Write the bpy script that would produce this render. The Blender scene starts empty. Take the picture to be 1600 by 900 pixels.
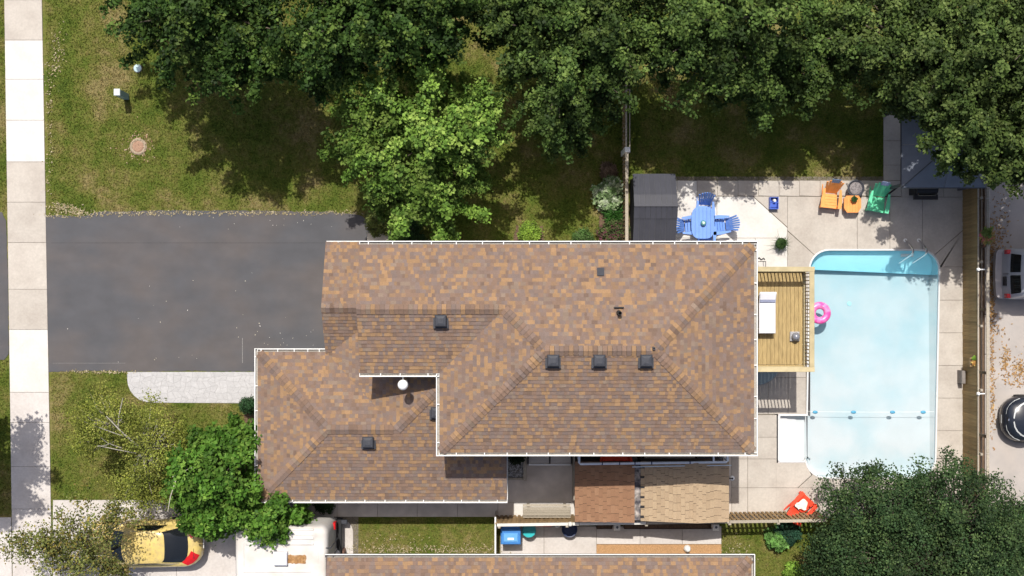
import bpy, math, random
import numpy as np
from mathutils import Vector, Matrix
R = math.radians
random.seed(7); rng = np.random.default_rng(11)
SC = bpy.context.scene
COL = SC.collection
# ---------------------------------------------------------------- camera, sky, sun, exposure
CAM_H = 44.0
MPP = 0.02439                      # metres per photo pixel on the ground
cam = bpy.data.cameras.new("camera"); camo = bpy.data.objects.new("camera", cam); COL.objects.link(camo)
camo.location = (0, 0, CAM_H); camo.rotation_euler = (0, 0, 0)
cam.sensor_width = 36; cam.lens = 36 * CAM_H / (1600 * MPP); cam.clip_end = 2000
SC.camera = camo
SUN_EL = 64.0; SUN_AZ = -9.6       # sun stands to the top of the picture (+Y), slightly left
W = bpy.data.worlds.new("World"); SC.world = W; W.use_nodes = True
nt = W.node_tree; bg = nt.nodes["Background"]
sky = nt.nodes.new("ShaderNodeTexSky"); sky.sky_type = 'NISHITA'; sky.sun_disc = False; sky.dust_density = 4.0; sky.air_density = 0.8
sky.sun_elevation = R(SUN_EL); sky.sun_rotation = R(SUN_AZ)
nt.links.new(sky.outputs[0], bg.inputs[0]); bg.inputs[1].default_value = 0.11
sl = bpy.data.lights.new("sun", 'SUN'); sl.energy = 4.2; sl.angle = R(0.5); sl.color = (1.0, 0.95, 0.87)
so = bpy.data.objects.new("sun", sl); COL.objects.link(so); so.location = (0, 20, 60)
ce = math.cos(R(SUN_EL)); d = Vector((-math.sin(R(SUN_AZ)) * ce, -math.cos(R(SUN_AZ)) * ce, -math.sin(R(SUN_EL))))
so.rotation_euler = d.to_track_quat('-Z', 'Y').to_euler()
SC.view_settings.view_transform = 'Standard'; SC.view_settings.look = 'None'
SC.view_settings.exposure = 0.22; SC.view_settings.gamma = 1.0
try: SC.cycles.transparent_max_bounces = 12; SC.cycles.max_bounces = 6
except Exception: pass
# ---------------------------------------------------------------- helpers
def P(px, py, z=0.0):
    s = MPP * (CAM_H - z) / CAM_H
    return (px - 800) * s, (450 - py) * s
def P3(px, py, z=0.0):
    x, y = P(px, py, z); return (x, y, z)
def lin(c):
    c = c / 255.0
    return c / 12.92 if c <= 0.04045 else ((c + 0.055) / 1.055) ** 2.4
def C(r, g, b, k=0.6): return (lin(r) * k, lin(g) * k, lin(b) * k)
MATS = {}
def mat(name, col, rough=0.8, var=0.18, scale=9.0, bump=0.15, bscale=70.0, attr=False, metallic=0.0, spec=0.3,
        col2=None, scale2=1.2, amt2=0.5, rnd=0.0, world=False, trans=0.0, stretch=None, coat=0.0, detail=4.0):
    if name in MATS: return MATS[name]
    m = bpy.data.materials.new(name); m.use_nodes = True; MATS[name] = m
    n = m.node_tree.nodes; l = m.node_tree.links; b = n["Principled BSDF"]
    b.inputs["Roughness"].default_value = rough; b.inputs["Metallic"].default_value = metallic
    b.inputs["Specular IOR Level"].default_value = spec
    if coat: b.inputs["Coat Weight"].default_value = coat; b.inputs["Coat Roughness"].default_value = 0.05
    if world: vec = n.new("ShaderNodeNewGeometry").outputs["Position"]
    else: vec = n.new("ShaderNodeTexCoord").outputs["Object"]
    if stretch:
        mp = n.new("ShaderNodeMapping"); mp.inputs["Scale"].default_value = stretch; l.new(vec, mp.inputs[0]); vec = mp.outputs[0]
    def noise(sc, det=4.0):
        t = n.new("ShaderNodeTexNoise"); t.inputs["Scale"].default_value = sc; t.inputs["Detail"].default_value = det
        l.new(vec, t.inputs["Vector"]); return t.outputs["Fac"]
    def mulcol(ca, fac_socket, lo, hi):
        mr = n.new("ShaderNodeMapRange"); mr.inputs[1].default_value = 0.3; mr.inputs[2].default_value = 0.7
        mr.inputs[3].default_value = lo; mr.inputs[4].default_value = hi; l.new(fac_socket, mr.inputs[0])
        mx = n.new("ShaderNodeVectorMath"); mx.operation = 'SCALE'; l.new(ca, mx.inputs[0]); l.new(mr.outputs[0], mx.inputs["Scale"])
        return mx.outputs[0]
    if attr:
        a = n.new("ShaderNodeAttribute"); a.attribute_name = "tint"; c = a.outputs["Color"]
    else:
        rgb = n.new("ShaderNodeRGB"); rgb.outputs[0].default_value = (*col, 1); c = rgb.outputs[0]
    if col2 is not None:
        mx = n.new("ShaderNodeMix"); mx.data_type = 'RGBA'
        mr = n.new("ShaderNodeMapRange"); mr.inputs[1].default_value = 0.42; mr.inputs[2].default_value = 0.62
        mr.inputs[3].default_value = 0; mr.inputs[4].default_value = amt2
        l.new(noise(scale2, 5.0), mr.inputs[0]); l.new(mr.outputs[0], mx.inputs[0]); l.new(c, mx.inputs[6]); mx.inputs[7].default_value = (*col2, 1)
        c = mx.outputs[2]
    if var: c = mulcol(c, noise(scale, detail), 1 - var, 1 + var)
    if rnd:
        oi = n.new("ShaderNodeObjectInfo"); mr = n.new("ShaderNodeMapRange")
        mr.inputs[3].default_value = 1 - rnd; mr.inputs[4].default_value = 1 + rnd; l.new(oi.outputs["Random"], mr.inputs[0])
        mx = n.new("ShaderNodeVectorMath"); mx.operation = 'SCALE'; l.new(c, mx.inputs[0]); l.new(mr.outputs[0], mx.inputs["Scale"]); c = mx.outputs[0]
    l.new(c, b.inputs["Base Color"])
    if bump:
        bp = n.new("ShaderNodeBump"); bp.inputs["Strength"].default_value = bump; bp.inputs["Distance"].default_value = 0.02
        l.new(noise(bscale, 3.0), bp.inputs["Height"]); l.new(bp.outputs[0], b.inputs["Normal"])
    if trans:
        tr = n.new("ShaderNodeBsdfTranslucent"); l.new(c, tr.inputs[0]); ms = n.new("ShaderNodeMixShader"); ms.inputs[0].default_value = trans
        l.new(b.outputs[0], ms.inputs[1]); l.new(tr.outputs[0], ms.inputs[2]); l.new(ms.outputs[0], n["Material Output"].inputs[0])
    return m
class MB:
    def __init__(s): s.v = []; s.f = []; s.c = []; s.mi = []
    def add(s, vs, fs, col=None, mi=0):
        o = len(s.v); s.v += [tuple(p) for p in vs]; s.f += [tuple(i + o for i in q) for q in fs]; s.c += [col] * len(fs); s.mi += [mi] * len(fs); return s
    def box(s, x0, x1, y0, y1, z0, z1, col=None, M=None, mi=0):
        vs = [Vector((x, y, z)) for z in (z0, z1) for y in (y0, y1) for x in (x0, x1)]
        if M is not None: vs = [M @ p for p in vs]
        return s.add(vs, [(0, 2, 3, 1), (4, 5, 7, 6), (0, 1, 5, 4), (2, 6, 7, 3), (0, 4, 6, 2), (1, 3, 7, 5)], col, mi)
    def bbox(s, x0, x1, y0, y1, z0, z1, b=0.01, M=None, col=None):      # box with bevelled upper edges
        r0 = [(x0, y0), (x1, y0), (x1, y1), (x0, y1)]; r1 = [(x0 + b, y0 + b), (x1 - b, y0 + b), (x1 - b, y1 - b), (x0 + b, y1 - b)]
        vs = [Vector((*p, z0)) for p in r0] + [Vector((*p, z1 - b)) for p in r0] + [Vector((*p, z1)) for p in r1]
        if M is not None: vs = [M @ p for p in vs]
        fs = [(3, 2, 1, 0), (8, 9, 10, 11)]
        for k in (0, 4): fs += [(k + i, k + (i + 1) % 4, k + 4 + (i + 1) % 4, k + 4 + i) for i in range(4)]
        return s.add(vs, fs, col)
    def prism(s, pts, z0, z1, col=None, b=0.0):
        n = len(pts); a = sum(pts[i][0] * pts[(i + 1) % n][1] - pts[(i + 1) % n][0] * pts[i][1] for i in range(n))
        if a < 0: pts = pts[::-1]
        vs = [(x, y, z0) for x, y in pts] + [(x, y, z1) for x, y in pts]
        return s.add(vs, [tuple(range(n - 1, -1, -1)), tuple(range(n, 2 * n))] + [(i, (i + 1) % n, n + (i + 1) % n, n + i) for i in range(n)], col)
    def tube(s, pts, r, seg=8, col=None, cap=True):
        pts = [Vector(p) for p in pts]; n = len(pts); rs = r if isinstance(r, (list, tuple)) else [r] * n; vs = []; fs = []
        for i, p in enumerate(pts):
            t = (pts[min(i + 1, n - 1)] - pts[max(i - 1, 0)]).normalized()
            u = t.cross(Vector((0, 0, 1)) if abs(t.z) < 0.95 else Vector((1, 0, 0))).normalized(); w = t.cross(u)
            for k in range(seg):
                a = 2 * math.pi * k / seg; vs.append(p + (u * math.cos(a) + w * math.sin(a)) * rs[i])
        for i in range(n - 1):
            for k in range(seg): fs.append((i * seg + k, i * seg + (k + 1) % seg, (i + 1) * seg + (k + 1) % seg, (i + 1) * seg + k))
        if cap: fs += [tuple(range(seg - 1, -1, -1)), tuple(range((n - 1) * seg, n * seg))]
        return s.add(vs, fs, col)
    def lathe(s, prof, seg=16, c=(0, 0, 0), M=None, col=None, mi=0):
        vs = []; fs = []; n = len(prof)
        for r, z in prof:
            for k in range(seg):
                a = 2 * math.pi * k / seg; p = Vector((r * math.cos(a), r * math.sin(a), z))
                if M is not None: p = M @ p
                vs.append(p + Vector(c))
        for i in range(n - 1):
            for k in range(seg): fs.append((i * seg + k, i * seg + (k + 1) % seg, (i + 1) * seg + (k + 1) % seg, (i + 1) * seg + k))
        if prof[0][0] > 1e-6: fs.append(tuple(range(seg - 1, -1, -1)))
        if prof[-1][0] > 1e-6: fs.append(tuple(range((n - 1) * seg, n * seg)))
        return s.add(vs, fs, col, mi)
    def loft(s, rings, cap0=True, cap1=True, col=None, mi=0):
        n = len(rings[0]); vs = [p for r in rings for p in r]; fs = []
        for i in range(len(rings) - 1):
            for k in range(n): fs.append((i * n + k, i * n + (k + 1) % n, (i + 1) * n + (k + 1) % n, (i + 1) * n + k))
        if cap0: fs.append(tuple(range(n - 1, -1, -1)))
        if cap1: fs.append(tuple(range((len(rings) - 1) * n, len(rings) * n)))
        return s.add(vs, fs, col, mi)
    def mesh(s, name, mats, smooth=False):
        me = bpy.data.meshes.new(name); me.from_pydata(s.v, [], s.f)
        for m in (mats if isinstance(mats, (list, tuple)) else [mats]): me.materials.append(m)
        if any(s.mi): me.polygons.foreach_set("material_index", s.mi)
        if any(c is not None for c in s.c):
            ca = me.color_attributes.new("tint", 'FLOAT_COLOR', 'CORNER'); buf = []
            for q, c in zip(s.f, s.c): buf += list((*(c or (0.3, 0.3, 0.3)), 1.0)) * len(q)
            ca.data.foreach_set("color", buf)
        if smooth:
            me.polygons.foreach_set("use_smooth", [True] * len(me.polygons))
            try: me.set_sharp_from_angle(angle=R(40))
            except Exception: pass
        me.update(); return me
WM = {}
def link(name, data, parent=None, loc=None, rz=0.0, world=False):
    o = bpy.data.objects.new(name, data); COL.objects.link(o)
    if loc is not None: o.location = loc
    o.rotation_euler = (0, 0, rz)
    if parent is not None:
        o.parent = parent
        if world: o.matrix_parent_inverse = WM[parent.name].inverted()
    base = WM[parent.name] if (parent is not None and not world) else Matrix()
    WM[o.name] = base @ (Matrix.Translation(loc or (0, 0, 0)) @ Matrix.Rotation(rz, 4, 'Z'))
    return o
def tag(o, label, cat=None, group=None, kind=None):
    o["label"] = label
    if cat: o["category"] = cat
    if group: o["group"] = group
    if kind: o["kind"] = kind
    return o
def thing(name, label, cat, loc=(0, 0, 0), rz=0.0, group=None):
    return tag(link(name, None, None, loc, rz), label, cat, group, "thing")
def part(name, mb, m, parent, world=True, smooth=False, label=None, loc=None, rz=0.0):
    me = mb if isinstance(mb, bpy.types.Mesh) else mb.mesh(name, m, smooth)
    o = link(name, me, parent, loc, rz, world)
    if label: o["label"] = label
    return o
def solo(name, mb, m, label, cat, group=None, smooth=False, kind="thing"):
    return tag(link(name, mb.mesh(name, m, smooth)), label, cat, group, kind)
def struct(name, mb, m, label=None):
    o = link(name, mb.mesh(name, m)); o["kind"] = "structure"
    if label: o["label"] = label
    return o
def stuff(o): o["kind"] = "stuff"; return o
def copy_tree(root, loc, rz, label=None):
    c = root.copy(); COL.objects.link(c); c.location = loc; c.rotation_euler = (0, 0, rz)
    if label: c["label"] = label
    for ch in list(root.children):
        k = ch.copy(); COL.objects.link(k); k.parent = c
        for g in list(ch.children):
            q = g.copy(); COL.objects.link(q); q.parent = k
    return c
def clip_convex(poly, clip):
    n = len(clip); A = sum(clip[i][0] * clip[(i + 1) % n][1] - clip[(i + 1) % n][0] * clip[i][1] for i in range(n)); sg = 1 if A > 0 else -1
    out = poly
    for i in range(n):
        a = clip[i]; b = clip[(i + 1) % n]; inp = out; out = []
        if not inp: return []
        def sd(p): return sg * ((b[0] - a[0]) * (p[1] - a[1]) - (b[1] - a[1]) * (p[0] - a[0]))
        for j in range(len(inp)):
            p = inp[j]; q = inp[(j + 1) % len(inp)]; dp = sd(p); dq = sd(q)
            if dp >= 0: out.append(p)
            if (dp >= 0) != (dq >= 0):
                t = dp / (dp - dq); out.append((p[0] + (q[0] - p[0]) * t, p[1] + (q[1] - p[1]) * t))
    return out
def area(poly): return abs(sum(poly[i][0] * poly[(i + 1) % len(poly)][1] - poly[(i + 1) % len(poly)][0] * poly[i][1] for i in range(len(poly)))) / 2
def arc(cx, cy, r, a0, a1, n=7): return [(cx + r * math.cos(R(a0 + (a1 - a0) * i / n)), cy + r * math.sin(R(a0 + (a1 - a0) * i / n))) for i in range(n + 1)]   # pixel space, y down
def G(pts, z=0.0): return [P(x, y, z) for x, y in pts]
def rot(x, y, z, rx=0, ry=0, rz=0): return Matrix.Translation((x, y, z)) @ Matrix.Rotation(rz, 4, 'Z') @ Matrix.Rotation(ry, 4, 'Y') @ Matrix.Rotation(rx, 4, 'X')
# ---------------------------------------------------------------- materials
white_paint = mat("white_paint", (0.78, 0.78, 0.76), 0.5, 0.05, 6, 0.03)
cream_paint = mat("cream_paint", (0.62, 0.60, 0.55), 0.6, 0.08, 5, 0.05)
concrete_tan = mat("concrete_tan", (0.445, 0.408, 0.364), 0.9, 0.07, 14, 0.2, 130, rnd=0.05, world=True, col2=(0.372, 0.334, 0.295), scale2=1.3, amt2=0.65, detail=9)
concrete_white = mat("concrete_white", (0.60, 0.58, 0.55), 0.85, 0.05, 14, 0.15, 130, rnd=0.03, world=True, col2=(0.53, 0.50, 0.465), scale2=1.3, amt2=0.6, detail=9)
concrete_grey = mat("concrete_grey", (0.54, 0.49, 0.44), 0.9, 0.10, 2.5, 0.15, 110, rnd=0.05, world=True, col2=(0.40, 0.36, 0.325), scale2=1.1, amt2=0.6)
concrete_pale = mat("concrete_pale", (0.54, 0.505, 0.48), 0.9, 0.07, 12, 0.2, 110, rnd=0.06, world=True, col2=(0.45, 0.41, 0.38), scale2=1.2, amt2=0.55, detail=9)
joint_mat = mat("joint_dirt", (0.16, 0.14, 0.11), 0.95, 0.3, 20, 0.2, world=True)
asphalt = mat("asphalt", (0.082, 0.083, 0.091), 0.85, 0.08, 1.6, 0.4, 240, world=True, col2=(0.112, 0.097, 0.092), scale2=0.42, amt2=0.65, detail=14, stretch=(0.8, 1.15, 1))
stone_mat = mat("stamped_stone", (0.425, 0.42, 0.425), 0.85, 0.08, 14, 0.25, 80, rnd=0.05, world=True)
parking_mat = mat("parking_concrete", (0.40, 0.37, 0.35), 0.9, 0.14, 1.4, 0.25, 120, world=True, col2=(0.33, 0.29, 0.26), scale2=0.7, amt2=0.6)
wood_grey = mat("weathered_wood", (0.34, 0.30, 0.24), 0.85, 0.2, 5, 0.2, 40, rnd=0.14, stretch=(6, 6, 1))
wood_fence = mat("fence_wood", (0.28, 0.19, 0.085), 0.85, 0.22, 3, 0.2, 40, rnd=0.16, stretch=(1, 8, 0.6))
wood_deck = mat("deck_wood", (0.40, 0.295, 0.135), 0.75, 0.16, 4, 0.15, 40, rnd=0.10, stretch=(9, 1, 1), col2=(0.27, 0.19, 0.085), scale2=2.2, amt2=0.55)
wood_rail = mat("rail_wood", (0.44, 0.37, 0.22), 0.75, 0.12, 4, 0.12, 40, rnd=0.07)
wood_dark = mat("dark_wood", (0.07, 0.045, 0.035), 0.85, 0.2, 8, 0.2)
wood_brown = mat("brown_picket", (0.30, 0.20, 0.10), 0.85, 0.2, 6, 0.2, 40, rnd=0.2)
black_plastic = mat("black_plastic", (0.018, 0.018, 0.02), 0.5, 0.1, 10, 0.05)
dark_metal = mat("dark_metal", (0.055, 0.058, 0.07), 0.42, 0.12, 6, 0.05, spec=0.5)
shed_metal = mat("shed_metal", (0.040, 0.042, 0.056), 0.5, 0.08, 3, 0.05, rnd=0.06, spec=0.4)
gazebo_metal = mat("gazebo_metal", (0.15, 0.168, 0.205), 0.5, 0.08, 3, 0.05, spec=0.4, rnd=0.05)
vent_metal = mat("vent_metal", (0.042, 0.045, 0.056), 0.6, 0.15, 8, 0.05, spec=0.3)
chrome = mat("chrome", (0.75, 0.76, 0.78), 0.12, 0.0, 5, 0.0, metallic=1.0)
glass_dark = mat("tinted_glass", (0.012, 0.014, 0.017), 0.06, 0.0, 5, 0.0, spec=0.7)
rubber = mat("rubber", (0.02, 0.02, 0.021), 0.8, 0.1)
siding = mat("siding", (0.55, 0.53, 0.49), 0.7, 0.05, 6, 0.05)
shingle_mat = mat("shingle", (0.2, 0.15, 0.12), 0.92, 0.16, 40, 0.5, 160, attr=True, world=True, spec=0.15)
shed_shingle = mat("shed_shingle", (0.3, 0.24, 0.17), 0.92, 0.12, 40, 0.4, 160, attr=True, world=True, spec=0.15)
deckroof_mat = mat("roof_felt", (0.06, 0.05, 0.045), 0.95, 0.1)
leaf_mat = mat("leaf", (0.06, 0.1, 0.03), 0.6, 0.0, 5, 0.0, attr=True, spec=0.16, trans=0.18)
bark = mat("bark", (0.14, 0.115, 0.09), 0.9, 0.25, 18, 0.4)
bark_pale = mat("pale_bark", (0.42, 0.39, 0.33), 0.85, 0.2, 18, 0.3)
soil = mat("soil", (0.13, 0.085, 0.055), 0.95, 0.3, 14, 0.5, 60, world=True)
mulch = mat("mulch", (0.40, 0.235, 0.115), 0.95, 0.25, 25, 0.6, 60, attr=False, world=True)
# ---------------------------------------------------------------- ground and paving
def lawn_nodes(m, attr=False):
    n = m.node_tree.nodes; l = m.node_tree.links; b = n["Principled BSDF"]; b.inputs["Roughness"].default_value = 0.9; b.inputs["Specular IOR Level"].default_value = 0.12
    pos = n.new("ShaderNodeNewGeometry").outputs["Position"]
    sx = n.new("ShaderNodeVectorMath"); sx.operation = 'MULTIPLY'; sx.inputs[1].default_value = (1, 1, 0); l.new(pos, sx.inputs[0]); pos = sx.outputs[0]
    def noise(sc, det, rough=0.6):
        t = n.new("ShaderNodeTexNoise"); t.inputs["Scale"].default_value = sc; t.inputs["Detail"].default_value = det; t.inputs["Roughness"].default_value = rough
        l.new(pos, t.inputs["Vector"]); return t.outputs["Fac"]
    def ramp(f, stops):
        r = n.new("ShaderNodeValToRGB"); e = r.color_ramp.elements
        while len(e) > 1: e.remove(e[0])
        e[0].position = stops[0][0]; e[0].color = (*stops[0][1], 1)
        for p, c in stops[1:]: q = e.new(p); q.color = (*c, 1)
        l.new(f, r.inputs[0]); return r.outputs[0]
    big = ramp(noise(0.55, 10, 0.74), [(0.33, (0.044, 0.074, 0.011)), (0.44, (0.082, 0.110, 0.018)), (0.53, (0.122, 0.126, 0.032)), (0.62, (0.19, 0.158, 0.068))])
    fine = ramp(noise(16, 5, 0.7), [(0.25, (0.55, 0.6, 0.5)), (0.5, (1, 1, 1)), (0.75, (1.6, 1.5, 1.45))])
    mx = n.new("ShaderNodeVectorMath"); mx.operation = 'MULTIPLY'; l.new(big, mx.inputs[0]); l.new(fine, mx.inputs[1]); c = mx.outputs[0]
    if attr:
        a = n.new("ShaderNodeAttribute"); a.attribute_name = "tint"; m2 = n.new("ShaderNodeVectorMath"); m2.operation = 'MULTIPLY'
        l.new(c, m2.inputs[0]); l.new(a.outputs["Color"], m2.inputs[1]); c = m2.outputs[0]
    else:
        bp = n.new("ShaderNodeBump"); bp.inputs["Strength"].default_value = 0.5; bp.inputs["Distance"].default_value = 0.03
        l.new(noise(40, 4), bp.inputs["Height"]); l.new(bp.outputs[0], b.inputs["Normal"])
    l.new(c, b.inputs["Base Color"])
lawn_mat = bpy.data.materials.new("lawn"); lawn_mat.use_nodes = True; lawn_nodes(lawn_mat)
grass_mat = bpy.data.materials.new("grass_blades"); grass_mat.use_nodes = True; lawn_nodes(grass_mat, True)
# ground sheet with a rectangular hole under the pool
hx0, hy1 = P(1205, 380); hx1, hy0 = P(1480, 760)
gm = MB(); S = 350.0
gm.add([(-S, -S, 0), (S, -S, 0), (S, S, 0), (-S, S, 0), (hx0, hy0, 0), (hx1, hy0, 0), (hx1, hy1, 0), (hx0, hy1, 0)], [(0, 1, 5, 4), (1, 2, 6, 5), (2, 3, 7, 6), (3, 0, 4, 7)])
struct("ground", gm, lawn_mat)
def wob(pts, amp=0.02, step=0.12):
    out = []; n = len(pts)
    for i in range(n):
        a = pts[i]; b = pts[(i + 1) % n]; L = math.hypot(b[0] - a[0], b[1] - a[1]); k = max(1, int(L / step))
        for j in range(k):
            t = j / k; out.append((a[0] + (b[0] - a[0]) * t + random.gauss(0, amp), a[1] + (b[1] - a[1]) * t + random.gauss(0, amp)))
    return out
def slab(parent, pts_px, m, z1=0.035, gap=0.006, name="slab", z0=-0.05):
    pts = G(pts_px); cx = sum(p[0] for p in pts) / len(pts); cy = sum(p[1] for p in pts) / len(pts)
    q = []
    n = len(pts); A = sum(pts[i][0] * pts[(i + 1) % n][1] - pts[(i + 1) % n][0] * pts[i][1] for i in range(n)); sg = 1 if A > 0 else -1
    for i in range(n):                                               # inset along the corner bisector
        a = Vector(pts[i - 1]); b = Vector(pts[i]); c = Vector(pts[(i + 1) % n])
        e1 = (b - a).normalized(); e2 = (c - b).normalized(); n1 = Vector((-e1.y, e1.x)) * sg; n2 = Vector((-e2.y, e2.x)) * sg; w = n1 + n2
        w = w / max(0.5, w.length_squared / 2); q.append(b + w * gap)
    mb = MB(); vs = [(*p, z0) for p in pts_in(q)] ; k = len(q)
    q2 = []
    for i in range(k):
        v = Vector(q[i]); q2.append(v + (Vector((cx, cy)) - v).normalized() * 0.006)
    if sg < 0: q = q[::-1]; q2 = q2[::-1]
    dz = random.uniform(-0.003, 0.003)
    vs = [(p[0], p[1], z0) for p in q] + [(p[0], p[1], z1 - 0.006 + dz) for p in q] + [(p[0], p[1], z1 + dz) for p in q2]
    fs = [tuple(range(2 * k, 3 * k))]
    for r in (0, k): fs += [(r + i, r + (i + 1) % k, r + k + (i + 1) % k, r + k + i) for i in range(k)]
    mb.add(vs, fs); return part(name, mb, m, parent)
def pts_in(q): return [(p[0], p[1]) for p in q]
def rect(x0, y0, x1, y1): return [(x0, y0), (x1, y0), (x1, y1), (x0, y1)]
# sidewalk
def swl(y): return 7 + 13 * y / 900
def swr(y): return 66 + 16 * y / 900
sb = MB(); sb.prism(G([(swl(-160), -160), (swr(-160), -160), (swr(1060), 1060), (swl(1060), 1060)]), -0.05, 0.012)
sidewalk = struct("sidewalk", sb, joint_mat, "pale concrete sidewalk of square slabs running down the left edge")
sj = [-160, -65, 0, 63, 124, 188, 253, 316, 379, 452, 515, 613, 660, 729, 795, 850, 905, 970, 1060]
for a, b in zip(sj[:-1], sj[1:]):
    m = concrete_white if (63 <= a < 253 or a == 515) else concrete_tan if a < 600 else concrete_pale
    slab(sidewalk, [(swl(a), a), (swr(a), a), (swr(b), b), (swl(b), b)], m)
# driveway, road apron, pad
dv = [(71, 336), (130, 338), (152, 331), (250, 329), (400, 329), (520, 331), (548, 334), (566, 338), (575, 346), (577, 360), (577, 385), (577, 420), (540, 420), (540, 560), (420, 560), (420, 580), (340, 580), (200, 580), (140, 579), (76, 581)]
mb = MB(); mb.prism(wob(G(dv), 0.013), -0.05, 0.02); struct("driveway", mb, asphalt, "dark asphalt driveway with rusty brown patches leading to the garage")
mb = MB(); mb.prism(wob(G([(-220, 318), (-20, 325), (4, 332), (10, 345), (13, 450), (14, 553), (6, 562), (-220, 566)]), 0.012), -0.05, 0.02); struct("driveway_apron", mb, asphalt, "dark asphalt apron left of the sidewalk")
mb = MB(); mb.prism(G([(-900, -600), (-130, -600), (-130, 1500), (-900, 1500)]), -0.05, 0.006); struct("road", mb, asphalt, "asphalt road beyond the grass verge")
o = slab(None, [(574, 362), (612, 361), (611, 380), (574, 382)], concrete_grey, 0.05, 0, "concrete_pad"); o["kind"] = "structure"; o["label"] = "small grey concrete pad at the garage corner"
# seal-coat seam lines across the drive
# stamped front walk: jittered flagstones cut to a rounded outline
walk_o = [(398, 581), (398, 630), (236, 629)] + arc(236, 592, 37, 90, 180, 6)[1:] + [(199, 581)]
mb = MB(); mb.prism(G(walk_o), -0.05, 0.028); walk = struct("front_walk", mb, mat("walk_joint", (0.34, 0.335, 0.335), 0.9, 0.1), "pale grey stamped concrete walk with a rounded left end")
grid = {}
NX, NY = 22, 6
for i in range(NX + 1):
    for j in range(NY + 1):
        grid[i, j] = (196 + 204 * i / NX + random.uniform(-3.4, 3.4) + (4 if j % 2 else 0), 580 + 51 * j / NY + random.uniform(-3.0, 3.0))
for i in range(NX):
    for j in range(NY):
        q = [grid[i, j], grid[i + 1, j], grid[i + 1, j + 1], grid[i, j + 1]]
        q = clip_convex(q, walk_o)
        if len(q) > 2 and area(q) > 8: slab(walk, q, stone_mat, 0.034, 0.0035, "stone", 0.0)
# lower drive of the neighbour
mb = MB(); mb.prism(G([(83, 781), (560, 781), (560, 1100), (85, 1100)]), -0.05, 0.012); lowdrive = struct("concrete_driveway", mb, joint_mat, "pale concrete driveway under the yellow car")
xs = [83, 182, 276, 372, 462]
for a, b in zip(xs[:-1], xs[1:]):
    for c, e in ((781, 806), (806, 905), (905, 1000), (1000, 1100)):
        slab(lowdrive, rect(a, c, b, e), concrete_pale)
cw = [(462, 781), (486, 785), (486, 808), (530, 808)] + arc(530, 832, 22, -90, 0, 6)[1:] + [(553, 905), (462, 905)]
slab(lowdrive, [(462, 806), (486, 808.5), (530, 808.5)] + arc(530, 832, 22, -90, 0, 6)[1:] + [(553, 1000), (462, 1000)], concrete_pale)
for c, e in ((808, 905), (905, 1000)): slab(lowdrive, [(-160, c), (swl(c) - 0.5, c), (swl(e) - 0.5, e), (-160, e)], concrete_pale)
# walk along the house, side yard
mb = MB(); mb.prism(G([(420, 760), (1145, 690), (1145, 806), (486, 808), (420, 800)]), -0.05, 0.012); sidewalk2 = struct("side_path", mb, joint_mat, "grey concrete path between the two houses")
xs = [420, 486, 527, 590, 652, 715, 778]
for a, b in zip(xs[:-1], xs[1:]): slab(sidewalk2, rect(a, 740, b, 807.5), concrete_grey)
slab(sidewalk2, rect(778, 690, 898, 785), concrete_grey); slab(sidewalk2, rect(778, 785, 803, 807), concrete_grey)
slab(sidewalk2, rect(803, 784, 898, 807), concrete_white, 0.05)
for a, b in ((898, 980), (980, 1062), (1062, 1143)): slab(sidewalk2, rect(a, 690, b, 806), concrete_grey)
# ---- patio: slabs round the pool
TLc, TRc, BRc, BLc = (1295, 421, 31), (1437, 421, 31), (1431, 716, 31), (1289, 716, 31)
pool_px = (arc(*TLc, 180, 270) + arc(*TRc, 270, 360) + arc(*BRc, 0, 90) + arc(*BLc, 90, 180) +
           [(1257, 722), (1219, 722), (1216, 719), (1216, 651), (1219, 648), (1260, 648)])
pb = MB(); pz = 0.012
for r in ((1040, 276, 1210, 420), (1205, 276, 1512, 386), (1380, 180, 1512, 280), (1140, 420, 1210, 810), (1467, 386, 1512, 810), (1205, 757, 1470, 810), (1210, 386, 1262, 644)):
    x0, y1 = P(r[0], r[1]); x1, y0 = P(r[2], r[3]); pb.box(x0, x1, y0, y1, -0.05, pz + random.uniform(-0.003, 0.003))
patio = struct("patio", pb, joint_mat, "concrete slab patio around the swimming pool")
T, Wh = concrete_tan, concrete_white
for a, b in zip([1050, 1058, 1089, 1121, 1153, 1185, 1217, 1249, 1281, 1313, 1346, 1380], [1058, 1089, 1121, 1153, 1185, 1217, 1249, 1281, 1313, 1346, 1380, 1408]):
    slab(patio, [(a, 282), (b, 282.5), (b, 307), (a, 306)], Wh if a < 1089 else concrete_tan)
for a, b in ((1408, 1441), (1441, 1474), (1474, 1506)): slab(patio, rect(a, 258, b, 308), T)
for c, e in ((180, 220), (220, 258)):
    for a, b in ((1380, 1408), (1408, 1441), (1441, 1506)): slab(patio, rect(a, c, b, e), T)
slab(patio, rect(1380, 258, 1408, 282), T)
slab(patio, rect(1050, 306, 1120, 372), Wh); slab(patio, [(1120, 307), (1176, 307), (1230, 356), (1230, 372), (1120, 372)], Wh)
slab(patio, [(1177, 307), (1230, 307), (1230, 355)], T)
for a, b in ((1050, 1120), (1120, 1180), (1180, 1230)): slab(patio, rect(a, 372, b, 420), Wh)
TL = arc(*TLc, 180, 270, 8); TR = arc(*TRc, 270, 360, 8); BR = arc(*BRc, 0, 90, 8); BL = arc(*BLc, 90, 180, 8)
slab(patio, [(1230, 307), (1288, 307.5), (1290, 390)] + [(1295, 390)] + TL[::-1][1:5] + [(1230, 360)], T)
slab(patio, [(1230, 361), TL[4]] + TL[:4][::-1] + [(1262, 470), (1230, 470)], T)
for a, b in ((1288, 1339), (1339, 1390), (1390, 1441)): slab(patio, [(a, 307.5), (b, 308), (b, 390), (a, 390)], T)
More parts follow.
